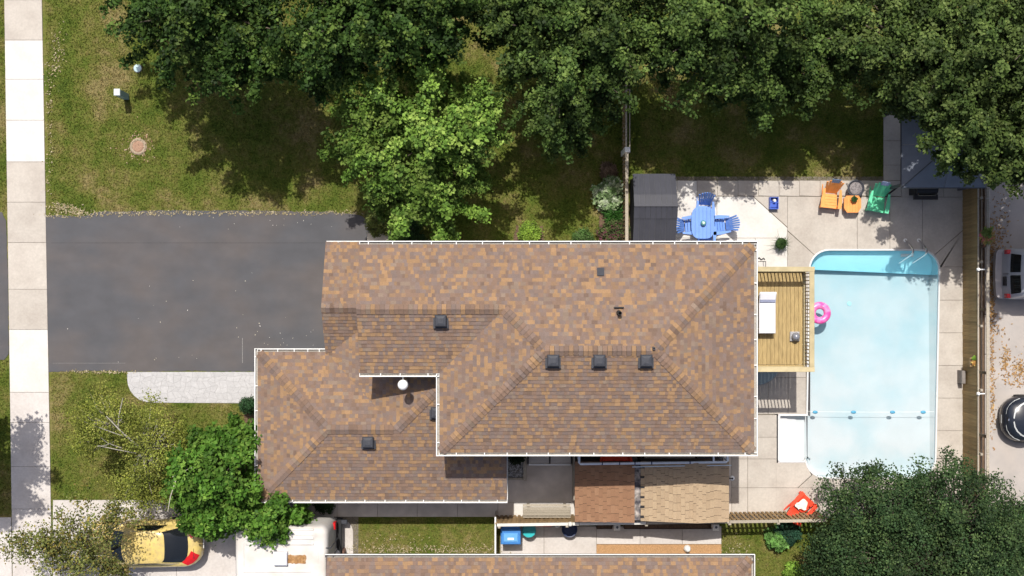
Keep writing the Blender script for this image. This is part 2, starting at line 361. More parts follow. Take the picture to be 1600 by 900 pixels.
slab(patio, [(1441, 308), (1506, 308), (1506, 358), TR[4]] + TR[:4][::-1] + [(1441, 390)], T)
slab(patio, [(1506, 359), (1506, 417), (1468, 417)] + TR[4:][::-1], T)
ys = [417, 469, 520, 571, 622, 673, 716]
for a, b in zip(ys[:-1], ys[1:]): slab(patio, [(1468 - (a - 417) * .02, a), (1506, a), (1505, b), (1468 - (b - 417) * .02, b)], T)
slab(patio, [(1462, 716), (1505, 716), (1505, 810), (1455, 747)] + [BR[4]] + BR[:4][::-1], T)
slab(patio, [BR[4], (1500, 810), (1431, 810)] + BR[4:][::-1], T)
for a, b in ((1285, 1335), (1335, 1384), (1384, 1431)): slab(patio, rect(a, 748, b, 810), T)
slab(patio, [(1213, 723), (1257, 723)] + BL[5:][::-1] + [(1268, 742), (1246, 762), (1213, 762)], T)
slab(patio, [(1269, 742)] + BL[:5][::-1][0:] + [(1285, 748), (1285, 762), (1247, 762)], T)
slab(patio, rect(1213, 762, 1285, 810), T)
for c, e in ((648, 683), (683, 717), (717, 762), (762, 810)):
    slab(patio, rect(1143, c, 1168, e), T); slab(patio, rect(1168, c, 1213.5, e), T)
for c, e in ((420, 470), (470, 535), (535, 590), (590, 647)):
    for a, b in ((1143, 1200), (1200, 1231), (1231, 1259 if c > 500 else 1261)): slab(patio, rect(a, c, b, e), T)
# ---- right: parking area, kerb and gravel strip
mb = MB(); mb.prism(G([(1545, 180), (2300, 180), (2300, 1400), (1545, 1400)]), -0.05, 0.01); parking = struct("parking_lot", mb, parking_mat, "rough pale concrete parking area beyond the board fence")
mb = MB(); mb.prism(wob(G([(1506, 100), (1546, 100), (1546, 1100), (1504, 1100)]), 0.01), -0.05, 0.007); struct("soil_strip", mb, soil)
kb = MB()
for k in range(16):
    y0 = 120 + k * 62; a, b = P(1537.5, y0 + 61); c, e = P(1544.5, y0)
    part("kerb", MB().bbox(a, c, b, e, -0.05, 0.13 + random.uniform(-.004, .004), 0.015), concrete_pale, parking)
# beds
mb = MB(); mb.prism(wob(G([(938, 292), (982, 292), (984, 400), (936, 400)]), 0.03), -0.05, 0.015); struct("flower_bed", mb, soil)
mb = MB(); mb.prism(wob(G([(806, 352), (848, 352), (852, 400), (800, 400)]), 0.03), -0.05, 0.013); struct("flower_bed", mb, soil)
mb = MB(); mb.prism(wob(G([(377, 632), (402, 628), (440, 760), (392, 700)]), 0.02), -0.05, 0.013); struct("flower_bed", mb, soil)
mb = MB(); mb.prism(G([(782, 822), (1127, 822), (1127, 850), (932, 850), (932, 900), (782, 900)]), -0.05, 0.022); npath = struct("neighbour_path", mb, joint_mat, "pale concrete path behind the neighbouring house")
for a, b in ((782, 850), (850, 932)): slab(npath, rect(a, 822, b, 900), concrete_pale)
for a, b in ((932, 1000), (1000, 1066), (1066, 1127)): slab(npath, rect(a, 822, b, 850), concrete_pale)
mb = MB(); mb.prism(G([(932, 850.5), (1127, 850.5), (1127, 900), (932, 900)]), -0.05, 0.03); struct("mulch_bed", mb, mulch)
# ---- grass, litter
def inpoly(px, py, poly):
    x = px; y = py; c = np.zeros(len(x), bool); n = len(poly)
    for i in range(n):
        x1, y1 = poly[i]; x2, y2 = poly[(i + 1) % n]
        if y1 == y2: continue
        c ^= ((y1 > y) != (y2 > y)) & (x < (x2 - x1) * (y - y1) / (y2 - y1) + x1)
    return c
def bulk(name, verts, faces_n, cols, m, parent=None, kind=None):
    """many equal polygons: verts (N, k, 3), one colour per polygon"""
    N, k, _ = verts.shape; me = bpy.data.meshes.new(name)
    me.vertices.add(N * k); me.vertices.foreach_set("co", verts.reshape(-1).astype(np.float32))
    me.loops.add(N * k); me.loops.foreach_set("vertex_index", np.arange(N * k, dtype=np.int32))
    me.polygons.add(N); me.polygons.foreach_set("loop_start", np.arange(0, N * k, k, dtype=np.int32))
    try: me.polygons.foreach_set("loop_total", np.full(N, k, np.int32))
    except Exception: pass
    ca = me.color_attributes.new("tint", 'FLOAT_COLOR', 'CORNER')
    ca.data.foreach_set("color", np.concatenate([np.repeat(cols, k, 0), np.ones((N * k, 1))], 1).astype(np.float32).reshape(-1))
    me.materials.append(m); me.update(); me.validate()
    o = link(name, me, parent, None, 0, parent is not None)
    if kind: o["kind"] = kind
    return o
lawns = [[(70, -60), (984, -60), (984, 290), (940, 290), (936, 380), (640, 380), (612, 360), (577, 344), (560, 335), (520, 330), (152, 330), (130, 336), (77, 334)],
         [(80, 582), (198, 582), (202, 606), (218, 624), (236, 631), (380, 631), (400, 720), (440, 782), (83, 780)],
         [(-140, 568), (14, 562), (18, 806), (-140, 806)], [(-140, -60), (6, -60), (12, 330), (-140, 318)],
         [(553, 812), (545, 810), (776, 809), (776, 905), (553, 905)], [(1128, 826), (1300, 830), (1300, 960), (1178, 960), (1128, 870)],
         [(984, 100), (1380, 100), (1380, 281), (1050, 281), (984, 275)]]
dens = 620
V = []
for poly in lawns:
    a = np.array(poly, float); x0, y0 = a.min(0); x1, y1 = a.max(0)
    n = int((x1 - x0) * (y1 - y0) * MPP * MPP * dens); x = rng.uniform(x0, x1, n); y = rng.uniform(y0, y1, n); k = inpoly(x, y, poly)
    V.append(np.stack([(x[k] - 800) * MPP, (450 - y[k]) * MPP], 1))
pts = np.concatenate(V); N = len(pts); an = rng.uniform(0, 2 * np.pi, N); w = rng.uniform(0.012, 0.03, N); h = rng.uniform(0.025, 0.06, N); ln = rng.uniform(0.01, 0.06, N); a2 = rng.uniform(0, 2 * np.pi, N)
v = np.zeros((N, 3, 3)); v[:, 0, :2] = pts + np.stack([np.cos(an), np.sin(an)], 1) * w[:, None]; v[:, 1, :2] = pts - np.stack([np.cos(an), np.sin(an)], 1) * w[:, None]
v[:, 2, :2] = pts + np.stack([np.cos(a2), np.sin(a2)], 1) * ln[:, None]; v[:, 2, 2] = h
t = rng.normal(1.08, 0.17, (N, 1)).clip(0.5, 1.8); cols = np.concatenate([t * rng.uniform(0.9, 1.15, (N, 1)), t, t * 0.9], 1)
g = bulk("grass", v, 3, cols, grass_mat, None, "stuff"); tag(g, "short patchy lawn grass, green with straw coloured patches", "grass")
def scatter(name, spots, size, palette, m, label, cat, zr=(0.012, 0.04)):
    P_ = []
    for (px, py, rx, ry, n) in spots:
        q = rng.normal(0, 0.5, (n, 2)); P_.append(np.stack([(px + q[:, 0] * rx - 800) * MPP, (450 - (py + q[:, 1] * ry)) * MPP], 1))
    p = np.concatenate(P_); N = len(p); an = rng.uniform(0, 6.28, N); L = rng.uniform(*size, N); v = np.zeros((N, 4, 3)); d = np.stack([np.cos(an), np.sin(an)], 1); e = np.stack([-d[:, 1], d[:, 0]], 1)
    for k, (a, b) in enumerate(((1, 0), (0, .45), (-1, 0), (0, -.45))): v[:, k, :2] = p + d * (a * L)[:, None] + e * (b * L)[:, None]
    v[:, :, 2] = rng.uniform(*zr, (N, 4)) + 0.012
    pal = np.array(palette); return tag(bulk(name, v, 4, pal[rng.integers(0, len(pal), N)] * rng.uniform(.75, 1.25, (N, 1)), m, None, "stuff"), label, cat)
litter_mat = mat("litter", (0.3, 0.2, 0.1), 0.8, 0, 5, 0, attr=True)
scatter("leaf_litter", [(1549, 470, 7, 60, 300), (1549, 560, 5, 60, 150), (1560, 520, 20, 30, 30), (1571, 562, 8, 22, 130), (1592, 578, 12, 20, 170), (1575, 590, 14, 14, 40), (1548, 400, 9, 60, 300), (1590, 600, 16, 8, 30),
        (1550, 640, 6, 60, 120), (1560, 360, 20, 60, 220)], (0.02, 0.06), [(0.36, 0.19, 0.06), (0.42, 0.27, 0.11), (0.27, 0.15, 0.06), (0.2, 0.12, 0.05)], litter_mat, "dry orange brown leaf litter along the kerb of the parking area", "leaf litter")
scatter("fallen_petals", [(300, 480, 200, 60, 16), (415, 350, 150, 12, 14), (440, 530, 60, 24, 22), (260, 560, 60, 14, 6)], (0.012, 0.028), [(0.75, 0.72, 0.66), (0.6, 0.55, 0.42)], litter_mat, "pale specks of petals scattered on the asphalt driveway", "petals", (0.012, 0.03))
scatter("grass_clippings", [(80 + 26 * k, 333 + (k < 3) * 4, 28, 4, 36) for k in range(19)] + [(77, 120 + 30 * k, 7, 26, 20) for k in range(7)] + [(90, 85, 12, 44, 120), (98, 325, 20, 8, 160), (120, 330, 16, 6, 120)] +
        [(120 + 24 * k, 581, 24, 3, 30) for k in range(4)] + [(560 + 26 * k, 858, 30, 8, 60) for k in range(9)] + [(620, 842, 60, 14, 40), (1150, 862, 30, 24, 100)], (0.015, 0.05), [(0.34, 0.28, 0.16), (0.38, 0.33, 0.22), (0.24, 0.2, 0.1)], litter_mat,
        "straw coloured dry clippings along the lawn edges", "clippings", (0.01, 0.05))
scatter("bare_earth_crumbs", [(216, 230, 22, 24, 160)], (0.015, 0.04), [(0.42, 0.24, 0.17), (0.5, 0.36, 0.27)], litter_mat, "round patch of reddish bare earth in the upper lawn", "bare earth", (0.01, 0.03))
# ---------------------------------------------------------------- roofs and houses
def sc3(c, k): return tuple(max(0, x * k) for x in c)
PAL = [((0.325, 0.196, 0.095), 24), ((0.255, 0.158, 0.090), 14), ((0.200, 0.130, 0.096), 24), ((0.180, 0.130, 0.112), 22), ((0.165, 0.130, 0.122), 14), ((0.145, 0.097, 0.076), 8), ((0.215, 0.166, 0.130), 8)]
PAL = [(tuple(.68 * v + .32 * u for v, u in zip(c, (.222, .156, .116))), w * (1.35 if c[2] > .10 else 1)) for c, w in PAL]
_pc = [c for c, w in PAL for _ in range(int(w))]
def tint(): return sc3(random.choice(_pc), random.uniform(0.91, 1.09))
def shingle_tabs(o, h, p, polys, expo=0.136, wr=(0.065, 0.20), tintf=tint, thick=0.017, base=0.012, slot=0.0):
    """tabs of a roof plane: o a point on the eave, h the horizontal up-slope direction, p the pitch, polys convex pieces in plan (x, y)"""
    h = Vector((h[0], h[1])).normalized(); u = Vector((-h.y, h.x)); e = expo / math.sqrt(1 + p * p); tabs = []
    def ab(q): d = Vector((q[0] - o[0], q[1] - o[1])); return (d.dot(u), d.dot(h))
    lp = [[ab(q) for q in poly] for poly in polys]; al = [q for poly in lp for q in poly]
    a0 = min(q[0] for q in al); a1 = max(q[0] for q in al); b0 = min(q[1] for q in al); b1 = max(q[1] for q in al)
    k0 = math.floor(b0 / e); k1 = math.ceil(b1 / e)
    for k in range(k0, k1):
        a = a0 - random.uniform(0, 0.3); last = None
        while a < a1:
            w = random.uniform(*wr); c = tintf(); ex = random.choice((0, 0, 0.005, 0.008)); jog = random.uniform(-0.006, 0.006)
            for poly in lp:
                q = clip_convex([(a, k * e + jog), (a + w - slot, k * e + jog), (a + w - slot, k * e + e + 0.004), (a, k * e + e + 0.004)], poly)
                if len(q) < 3 or area(q) < 2e-4: continue
                top = []
                for (x, y) in q:
                    wx = o[0] + u.x * x + h.x * y; wy = o[1] + u.y * x + h.y * y
                    f = (y - k * e) / e; top.append((wx, wy, o[2] + p * y + base + (thick + ex) * (1 - f)))
                tabs.append((top, c, max(t[0] for t in q) - min(t[0] for t in q)))
            a += w
    return tabs
def add_tab(mb, t, c, depth=0.022):
    n = len(t); A = sum(t[i][0] * t[(i + 1) % n][1] - t[(i + 1) % n][0] * t[i][1] for i in range(n))
    if A < 0: t = t[::-1]
    mb.add(list(t) + [(x, y, z - depth) for x, y, z in t], [tuple(range(n))] + [(i, n + i, n + (i + 1) % n, (i + 1) % n) for i in range(n)], c)
def lay(tabs, parent, m, singles, name="shingle", mass="shingles"):
    tabs = sorted(tabs, key=lambda t: -area([(x, y) for x, y, z in t[0]]))
    for t in tabs[:singles]:
        mb = MB(); add_tab(mb, t[0], t[1]); part(name, mb, m, parent)
    if len(tabs) > singles:
        mb = MB()
        for t in tabs[singles:]: add_tab(mb, t[0], t[1])
        stuff(part(mass, mb, m, parent))
def deck(polys3, parent, name="roof", m=None, drop=0.004, th=0.09):
    mb = MB()
    for q in polys3:
        n = len(q); A = sum(q[i][0] * q[(i + 1) % n][1] - q[(i + 1) % n][0] * q[i][1] for i in range(n))
        if A < 0: q = q[::-1]
        mb.add([(x, y, z - drop) for x, y, z in q] + [(x, y, z - drop - th) for x, y, z in q], [tuple(range(n)), tuple(range(2 * n - 1, n - 1, -1))] + [(i, n + i, n + (i + 1) % n, (i + 1) % n) for i in range(n)])
    return part(name, mb, m or deckroof_mat, parent)
def caps(a, b, drop, parent, w=0.165, step=0.155, name="ridge_shingle", both=None):
    a = Vector(a); b = Vector(b); L = (b - a).length; t = (b - a) / L; s = Vector((-t.y, t.x, 0)).normalized(); n = int(L / step); out = []
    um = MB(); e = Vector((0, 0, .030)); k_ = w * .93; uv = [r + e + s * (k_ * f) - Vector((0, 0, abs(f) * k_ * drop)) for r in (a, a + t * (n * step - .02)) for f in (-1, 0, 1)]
    um.add(uv + [v - Vector((0, 0, .03)) for v in uv], [(0, 1, 4, 3), (1, 2, 5, 4), (0, 3, 9, 6), (2, 8, 11, 5)]); part("cap_shadow_strip", um, mat("cap_shadow_brown", (.10, .075, .06), .95, .1), parent)  # dark brown strip under the caps paints the shadow lines at their butts
    for k in range(n):
        p = a + t * (k * step); q = p + t * (step * .91); c = sc3(tint(), random.uniform(.92, 1.08)); lo = Vector((0, 0, 0.072)); hi = Vector((0, 0, 0.034)); j = random.uniform(-.006, .006)
        mb = MB(); vs = []
        for (r, up) in ((p, lo), (q, hi)):
            for f in (-1, -0.45, 0, 0.45, 1): vs.append(r + up + s * (w * f + j) + Vector((0, 0, -abs(f) * w * drop + (0.006 if f == 0 else 0.0))))
        vs += [v - Vector((0, 0, 0.03)) for v in vs[:5]] + [v - Vector((0, 0, 0.024)) for v in vs[5:10]]
        fs = [(i, i + 1, i + 6, i + 5) for i in range(4)] + [(10 + i, 11 + i, i + 1, i) for i in range(4)] + [(0, 5, 15, 10), (9, 4, 14, 19)]
        mb.add(vs, fs, c); part(name, mb, shingle_mat, parent)
gut_in = mat("gutter_grit", (.36, .335, .30), .9, .25, 20, .1)
def gutter(a, b, parent, out, z, m=white_paint, inner=None, brk=0.8, w=0.115, dh=0.11):
    """open channel along a-b (plan), 'out' the outward plan direction"""
    a = Vector(a); b = Vector(b); t = (b - a); L = t.length; t /= L; o = Vector(out); M = Matrix(((t.x, o.x, 0, a.x), (t.y, o.y, 0, a.y), (0, 0, 1, z), (0, 0, 0, 1)))
    mb = MB(); mb.box(0, L, w - 0.03, w, -dh, 0.012, M=M); mb.box(0, L, 0.004, 0.018, -dh, -0.01, M=M, mi=1); mb.box(0, L, 0.022, w - 0.03, -dh, -dh + 0.015, M=M, mi=1)
    mb.box(-0.018, 0, 0.002, w + 0.001, -dh - 0.001, 0.013, M=M); mb.box(L, L + 0.018, 0.002, w + 0.001, -dh - 0.001, 0.013, M=M)
    g = part("gutter", mb, [m, gut_in], parent)
    k = random.uniform(0.1, 0.5)
    while k < L - 0.1:
        part("gutter_strap", MB().box(k, k + 0.03, 0.0, w - 0.02, 0.004, 0.016, M=M), m, g); k += brk * random.uniform(0.8, 1.25)
    return g
def wallbox(x0, x1, y0, y1, z1, parent, m=siding): return part("wall", MB().box(x0, x1, y0, y1, 0, z1), m, parent)

def window(px, y, z, w, h, parent, ax):
    """a framed window on a wall face; ax: outward direction"""
    o = Vector((*ax, 0)); t = Vector((-o.y, o.x, 0)); M = Matrix(((t.x, o.x, 0, px), (t.y, o.y, 0, y), (0, 0, 1, z), (0, 0, 0, 1)))
    mb = MB(); f = 0.07
    mb.box(-w / 2, w / 2, 0, 0.05, h - f, h, M=M); mb.box(-w / 2, w / 2, 0, 0.07, 0, f, M=M); mb.box(-w / 2, -w / 2 + f, 0, 0.048, f, h - f, M=M); mb.box(w / 2 - f, w / 2, 0, 0.048, f, h - f, M=M); mb.box(-.02, .02, 0, .044, f, h - f, M=M)
    wo = part("window", mb, white_paint, parent); part("pane", MB().box(-w / 2 + f, w / 2 - f, 0.004, 0.02, f, h - f, M=M), glass_dark, wo); return wo
EV, EL, PT = 5.4, 2.7, 0.42
house = thing("house", "large house with an orange brown patchwork shingle roof beside the swimming pool", "house", (0, -3, 0))
# upper roof: hip block A and gabled wing B
XL, XR, YN, YS, XW, YB = -2.42, 8.09, 1.46, -5.50, -5.08, -2.85
hA = (YN - YS) / 2; zA = EV + PT * hA; yA = (YN + YS) / 2; hB = (YN - YB) / 2; zB = EV + PT * hB; yB = (YN + YB) / 2
A1 = (XL + hA, yA); A2 = (XR - hA, yA); Bj = (XL + hB, yB); Bv = (XL, YB)
zp = lambda q, o, h, p=PT, e=EV: (q[0], q[1], e + p * ((q[0] - o[0]) * h[0] + (q[1] - o[1]) * h[1]))
faces_up = [((XL, YN), (0, -1), [[(XW, YN), (XW, yB), Bj, (Bj[0], YN)], [(Bj[0], YN), Bj, A1, (A1[0], YN)], [(A1[0], YN), A1, A2, (XR, YN)]]),
            ((XL, YB), (0, 1), [[(XW, YB), Bv, Bj, (XW, yB)]]),
            ((XL, YS), (1, 0), [[(XL, YS), A1, Bj, Bv]]),
            ((XL, YS), (0, 1), [[(XL, YS), (XR, YS), A2, A1]]),
            ((XR, YS), (-1, 0), [[(XR, YS), (XR, YN), A2]])]
dk = []
tabs_up = []
for o, h, polys in faces_up:
    for q in polys: dk.append([zp(v, o, h) for v in q])
    tabs_up += shingle_tabs((*o, EV), h, PT, polys)
roof_up = deck(dk, house)
# lower roof: hip C, west face E, small gable over the garage front
cx0, cyn, cys, cx1 = -9.09, -2.28, -7.57, P(792, 0, EL)[0]
hC = (cyn - cys) / 2; yC = (cyn + cys) / 2; zC = EL + PT * hC; C1 = (cx0 + hC, yC); ex = -6.66; C2 = (ex + hC, yC); C3 = (-2.2, yC + (-2.2 - C2[0]))
gyn, gyr, gys, gz = 1.66, -0.69, -2.42, 3.70; pN = (gz - EL) / (gyn - gyr); pS = (gz - EL) / (gyr - gys)
vX = XW - 0.02; zE = EL + PT * (vX - ex); vY = gyr - (gz - zE) / pS; vX2 = -4.3; zE2 = EL + PT * (vX2 - ex); vY2 = gyr - (gz - zE2) / pS
faces_lo = [((cx0, cys), (0, 1), PT, [[(cx0, cys), (cx1, cys), (cx1, -5.2), (cx0 - 5.2 - cys, -5.2)], [(cx0 - 5.2 - cys, -5.2), (C2[0], -5.2), C2, C1], [(C2[0], -5.2), (-2.1, -5.2), C3, C2]]),
            ((cx0, cys), (1, 0), PT, [[(cx0, cys), C1, (cx0, cyn)]]),
            ((cx0, cyn), (0, -1), PT, [[(cx0, cyn), C1, C2, (ex, cyn)]]),
            ((ex, cyn), (1, 0), PT, [[(ex, cyn), C2, C3, (-2.2, vY2), (vX2, vY2)]]),
            ((ex, gys), (0, 1), pS, [[(ex, gys), (vX2, vY2), (vX2, gyr), (ex, gyr)]]),
            ((ex, gyn), (0, -1), pN, [[(ex, gyn), (ex, gyr), (-4.3, gyr), (-4.3, gyn)]])]
tabs_lo = []; dk = []
for o, h, p, polys in faces_lo:
    for q in polys: dk.append([zp(v, o, h, p, EL) for v in q])
    tabs_lo += shingle_tabs((*o, EL), h, p, polys)
roof_lo = deck(dk, house)
allt = sorted(tabs_up + tabs_lo, key=lambda t: -area([(x, y) for x, y, z in t[0]]))
cut = area([(x, y) for x, y, z in allt[290][0]])
for ts, rf in ((tabs_up, roof_up), (tabs_lo, roof_lo)):
    k = sum(1 for t in ts if area([(x, y) for x, y, z in t[0]]) > cut); lay(ts, rf, shingle_mat, k)
hd = PT / math.sqrt(2)
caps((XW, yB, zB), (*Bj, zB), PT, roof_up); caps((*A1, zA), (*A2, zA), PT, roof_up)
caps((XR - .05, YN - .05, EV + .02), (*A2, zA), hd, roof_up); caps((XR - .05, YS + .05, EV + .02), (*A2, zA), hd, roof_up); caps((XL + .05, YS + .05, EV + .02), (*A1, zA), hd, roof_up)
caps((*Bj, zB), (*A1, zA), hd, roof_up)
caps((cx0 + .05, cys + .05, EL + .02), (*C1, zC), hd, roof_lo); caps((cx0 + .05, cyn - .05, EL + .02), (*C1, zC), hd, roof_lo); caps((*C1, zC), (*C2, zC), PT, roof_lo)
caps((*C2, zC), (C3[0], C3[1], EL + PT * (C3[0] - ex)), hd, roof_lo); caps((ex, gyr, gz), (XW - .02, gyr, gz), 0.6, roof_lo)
# walls
wallbox(XL + .4, XR - .4, YS + .4, YN - .4, EV - 0.1 + .12, house); wallbox(XW + .3, XL + .4, YB + .4, YN - .42, EV, house)
mb = MB(); mb.prism([(0, 0), (1, 0), (.5, .21)], 0, 1)
part("wall", MB().add([(XW + .35, YB + .41, EV - .02), (XW + .35, YN - .43, EV - .02), (XW + .35, yB, zB - .12), (XW + .45, YB + .41, EV - .02), (XW + .45, YN - .43, EV - .02), (XW + .45, yB, zB - .12)], [(0, 2, 1), (3, 4, 5), (0, 3, 5, 2), (1, 2, 5, 4), (0, 1, 4, 3)]), siding, house)
wallbox(ex + .35, XW + .3, gys + .3, gyn - .45, EL, house); wallbox(cx0 + .4, XL + .4, cys + .4, -2.66, EL, house); wallbox(XL + .4, cx1 - .3, cys + .4, YS + .4, EL, house)
part("garage_door", MB().box(ex + .31, ex + .35, gys + .7, gyn - .8, 0.02, 2.2), white_paint, house)
part("wall", MB().add([(ex + .4, gys + .3, EL - .02), (ex + .4, gyn - .45, EL - .02), (ex + .4, gyr, gz - .14), (ex + .5, gys + .3, EL - .02), (ex + .5, gyn - .45, EL - .02), (ex + .5, gyr, gz - .14)], [(0, 2, 1), (3, 4, 5), (0, 3, 5, 2), (1, 2, 5, 4), (0, 1, 4, 3)]), siding, house)
window(XR - .4, -0.2, 3.9, 0.9, 1.0, house, (1, 0)); dr = window(XR - .4, -1.7, 2.8, 1.8, 2.05, house, (1, 0)); dr.name = "patio_door"
for x in (0, 3, 6): window(x, YS + .4, 3.6, 1.2, 1.1, house, (0, -1)); window(x, YN - .4, 3.6, 1.2, 1.1, house, (0, 1))
# gutters and white rake trim
gutter((XW, YN), (XR + .1, YN), house, (0, 1), EV + .02); gutter((XR, YN), (XR, YS), house, (1, 0), EV + .02, brk=0.9); gutter((XR + .1, YS), (XL, YS), house, (0, -1), EV + .02)
gutter((XL, YS - .1), (XL, YB - .03), house, (-1, 0), EV + .02, brk=1.1); gutter((XL - .03, YB), (XW, YB), house, (0, -1), EV + .02)
gutter((ex + .05, gyn - .09), (XW - .02, gyn - .09), house, (0, 1), EL + .02)
gutter((cx1, cys), (cx0, cys), house, (0, -1), EL + .02, brk=.6); gutter((cx0, cys - .1), (cx0, cyn + .1), house, (-1, 0), EL + .02, brk=.9); gutter((cx0, cyn), (ex + .02, cyn), house, (0, 1), EL + .02, brk=.5)
part("fascia", MB().box(cx1, cx1 + .03, cys, -5.2, EL - .1, EL - .02), white_paint, house)
def dspout(x, y, z1): part("downspout", MB().box(x - .04, x + .04, y - .05, y + .05, 0.1, z1), white_paint, house)
dspout(XR - .33, YN - .6, EV - .1); dspout(XR - .33, YS + .6, EV - .1); dspout(cx0 + .33, cyn - .6, EL - .1)
# roof furniture
def surf_z(x, y):
    z = -1
    for o, h, polys in faces_up:
        for q in polys:
            if inpoly(np.array([x]), np.array([y]), q)[0]: z = max(z, EV + PT * ((x - o[0]) * h[0] + (y - o[1]) * h[1]))
    if z > 0: return z
    for o, h, p, polys in faces_lo:
        for q in polys:
            if inpoly(np.array([x]), np.array([y]), q)[0]: z = max(z, EL + p * ((x - o[0]) * h[0] + (y - o[1]) * h[1]))
    return z
def on_roof(px, py):
    z = 5.0
    for _ in range(12):
        x, y = P(px, py, z); q = surf_z(x, y); z = q if q > 0 else z
    return (*P(px, py, z), z)
def roof_vent(px, py, s=0.36, parent=house):
    x, y, z = on_roof(px, py); a = s / 2; v = MB()
    v.box(x - a - .07, x + a + .07, y - a - .07, y + a + .07, z - .12, z + .05)
    b = part("roof_vent", v, vent_metal, parent)
    h = MB(); r = [[(x + sx * (a * k), y + sy * (a * k), zz) for sx, sy in ((-1, -1), (1, -1), (1, 1), (-1, 1))] for k, zz in ((.86, z - .05), (.86, z + .17), (1.08, z + .17), (1.08, z + .205), (.9, z + .245), (.45, z + .265))]
    h.loft(r); part("vent_hood", h, vent_metal, b)
for q in ((689, 501), (864, 563), (936, 563), (1009, 563), (576, 690), (682.5, 644)): roof_vent(*q)
x, y, z = on_roof(938, 424); mb = MB(); mb.box(x - .1, x + .1, y - .12, y + .1, z - .1, z + .12); mb.box(x - .12, x + .12, y - .14, y + .12, z + .12, z + .14); part("roof_vent", mb, vent_metal, house)
x, y, z = on_roof(967, 489); mb = MB(); mb.box(x - .16, x + .16, y + .16, y + .2, z - .05, z + .05); mb.lathe([(.1, -.2), (.085, .1), (.07, .12), (.07, .36), (.05, .36), (.05, .1)], 14, (x, y, z)); part("vent_pipe", mb, black_plastic, house)
x, y, z = on_roof(1021, 544); mb = MB(); mb.lathe([(.07, -.1), (.05, .04), (.05, .16), (.03, .16), (.03, 0)], 10, (x, y, z)); part("vent_pipe", mb, dark_metal, house)
# globe lamp on a bracket below the notch gutter
x, y, z = P3(630, 601, 5.15); lb = MB(); lb.tube([(x, y + .55, z + .1), (x, y + .3, z + .12), (x, y, z - .05)], .018, 6); lb.tube([(x, y, z - .05), (x, y, z - .02)], .06, 10); lb.tube([(x, y, z - .05), (x + .02, y + .05, z - 1.2)], .03, 8)
lm = part("wall_lamp", lb, white_paint, house); gl = MB(); gl.lathe([(.001, -.19), (.09, -.17), (.15, -.11), (.18, 0), (.155, .10), (.09, .165), (.001, .18)], 20, (x, y, z + .1)); part("lamp_globe", gl, mat("globe", (.85, .85, .84), .35, 0, 5, 0), lm, smooth=True)
# neighbour
nhouse = thing("house", "neighbouring house along the bottom edge with a brown shingle roof and dark gutter", "house", (0, -14, 0))
nx0, nx1, nyn = P(511, 0, EL)[0], P(1174, 0, EL)[0], P(0, 871, EL)[1]; nh = 4.0; nys = nyn - 2 * nh
N1 = (nx0 + .01, nyn - nh); N2 = (nx1 - nh, nyn - nh)
fn = [((nx0, nyn), (0, -1), [[(nx0, nyn), N1, N2, (nx1, nyn)]]), ((nx1, nyn), (-1, 0), [[(nx1, nyn), N2, (nx1, nys)]]), ((nx0, nys), (0, 1), [[(nx0, nys), (nx1, nys), N2, N1]])]
dk = []; tn = []
for o, h, polys in fn:
    for q in polys: dk.append([zp(v, o, h, PT, EL) for v in q])
    if h != (0, 1): tn += [t for t in shingle_tabs((*o, EL), h, PT, polys) if sum(v[1] for v in t[0]) / len(t[0]) > nyn - 2.6]
roof_n = deck(dk, nhouse); vis = [t for t in tn if t[0][0][1] > nyn - .75]; rest = [t for t in tn if t[0][0][1] <= nyn - .75]
vis.sort(key=lambda t: -t[2]); lay(vis[:90], roof_n, shingle_mat, 90); lay(vis[90:] + rest, roof_n, shingle_mat, 0)
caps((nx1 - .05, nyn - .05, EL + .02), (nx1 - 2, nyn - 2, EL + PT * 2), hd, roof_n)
wallbox(nx0 + .5, nx1 - .5, nys + .5, nyn - .86, EL, nhouse)
ngm = mat("brown_gutter", (0.085, 0.075, 0.08), .45, .08, 5, .02)
g = gutter((nx0 - .05, nyn), (nx1 + .08, nyn), nhouse, (0, 1), EL + .02, ngm, brk=50); part("gutter_lip", MB().box(nx0 - .06, nx1 + .12, nyn + .1, nyn + .126, EL + .0, EL + .038), white_paint, g)
g = gutter((nx1, nyn + .05), (nx1, nys), nhouse, (1, 0), EL + .02, ngm, brk=50); part("gutter_lip", MB().box(nx1 + .1, nx1 + .126, nys, nyn + .1, EL + .0, EL + .037), white_paint, g)
part("fascia", MB().box(nx0 - .04, nx0 - .004, nys, nyn + .1, EL - .12, EL + .03), ngm, nhouse)
for px in (898, 1046):
    x, y = P(px, 868); w = .52; y = nyn - .9
    pts = [(x + w * math.cos(R(a)) * 1.0, y + 0.40 * min(1, math.sin(R(a)) * 1.5)) for a in range(0, 181, 15)]; inn = [(x + (w - .04) * math.cos(R(a)), y + .36 * min(1, math.sin(R(a)) * 1.5)) for a in range(0, 181, 15)]
    mb = MB(); n = len(pts)
    mb.add([(*q, .0) for q in pts] + [(*q, .16) for q in pts] + [(*q, .16) for q in inn] + [(*q, .0) for q in inn], [(i, i + 1, n + i + 1, n + i) for i in range(n - 1)] + [(n + i, n + i + 1, 2 * n + i + 1, 2 * n + i) for i in range(n - 1)] + [(2 * n + i, 2 * n + i + 1, 3 * n + i + 1, 3 * n + i) for i in range(n - 1)])
    part("window_well", mb, wood_dark, nhouse)
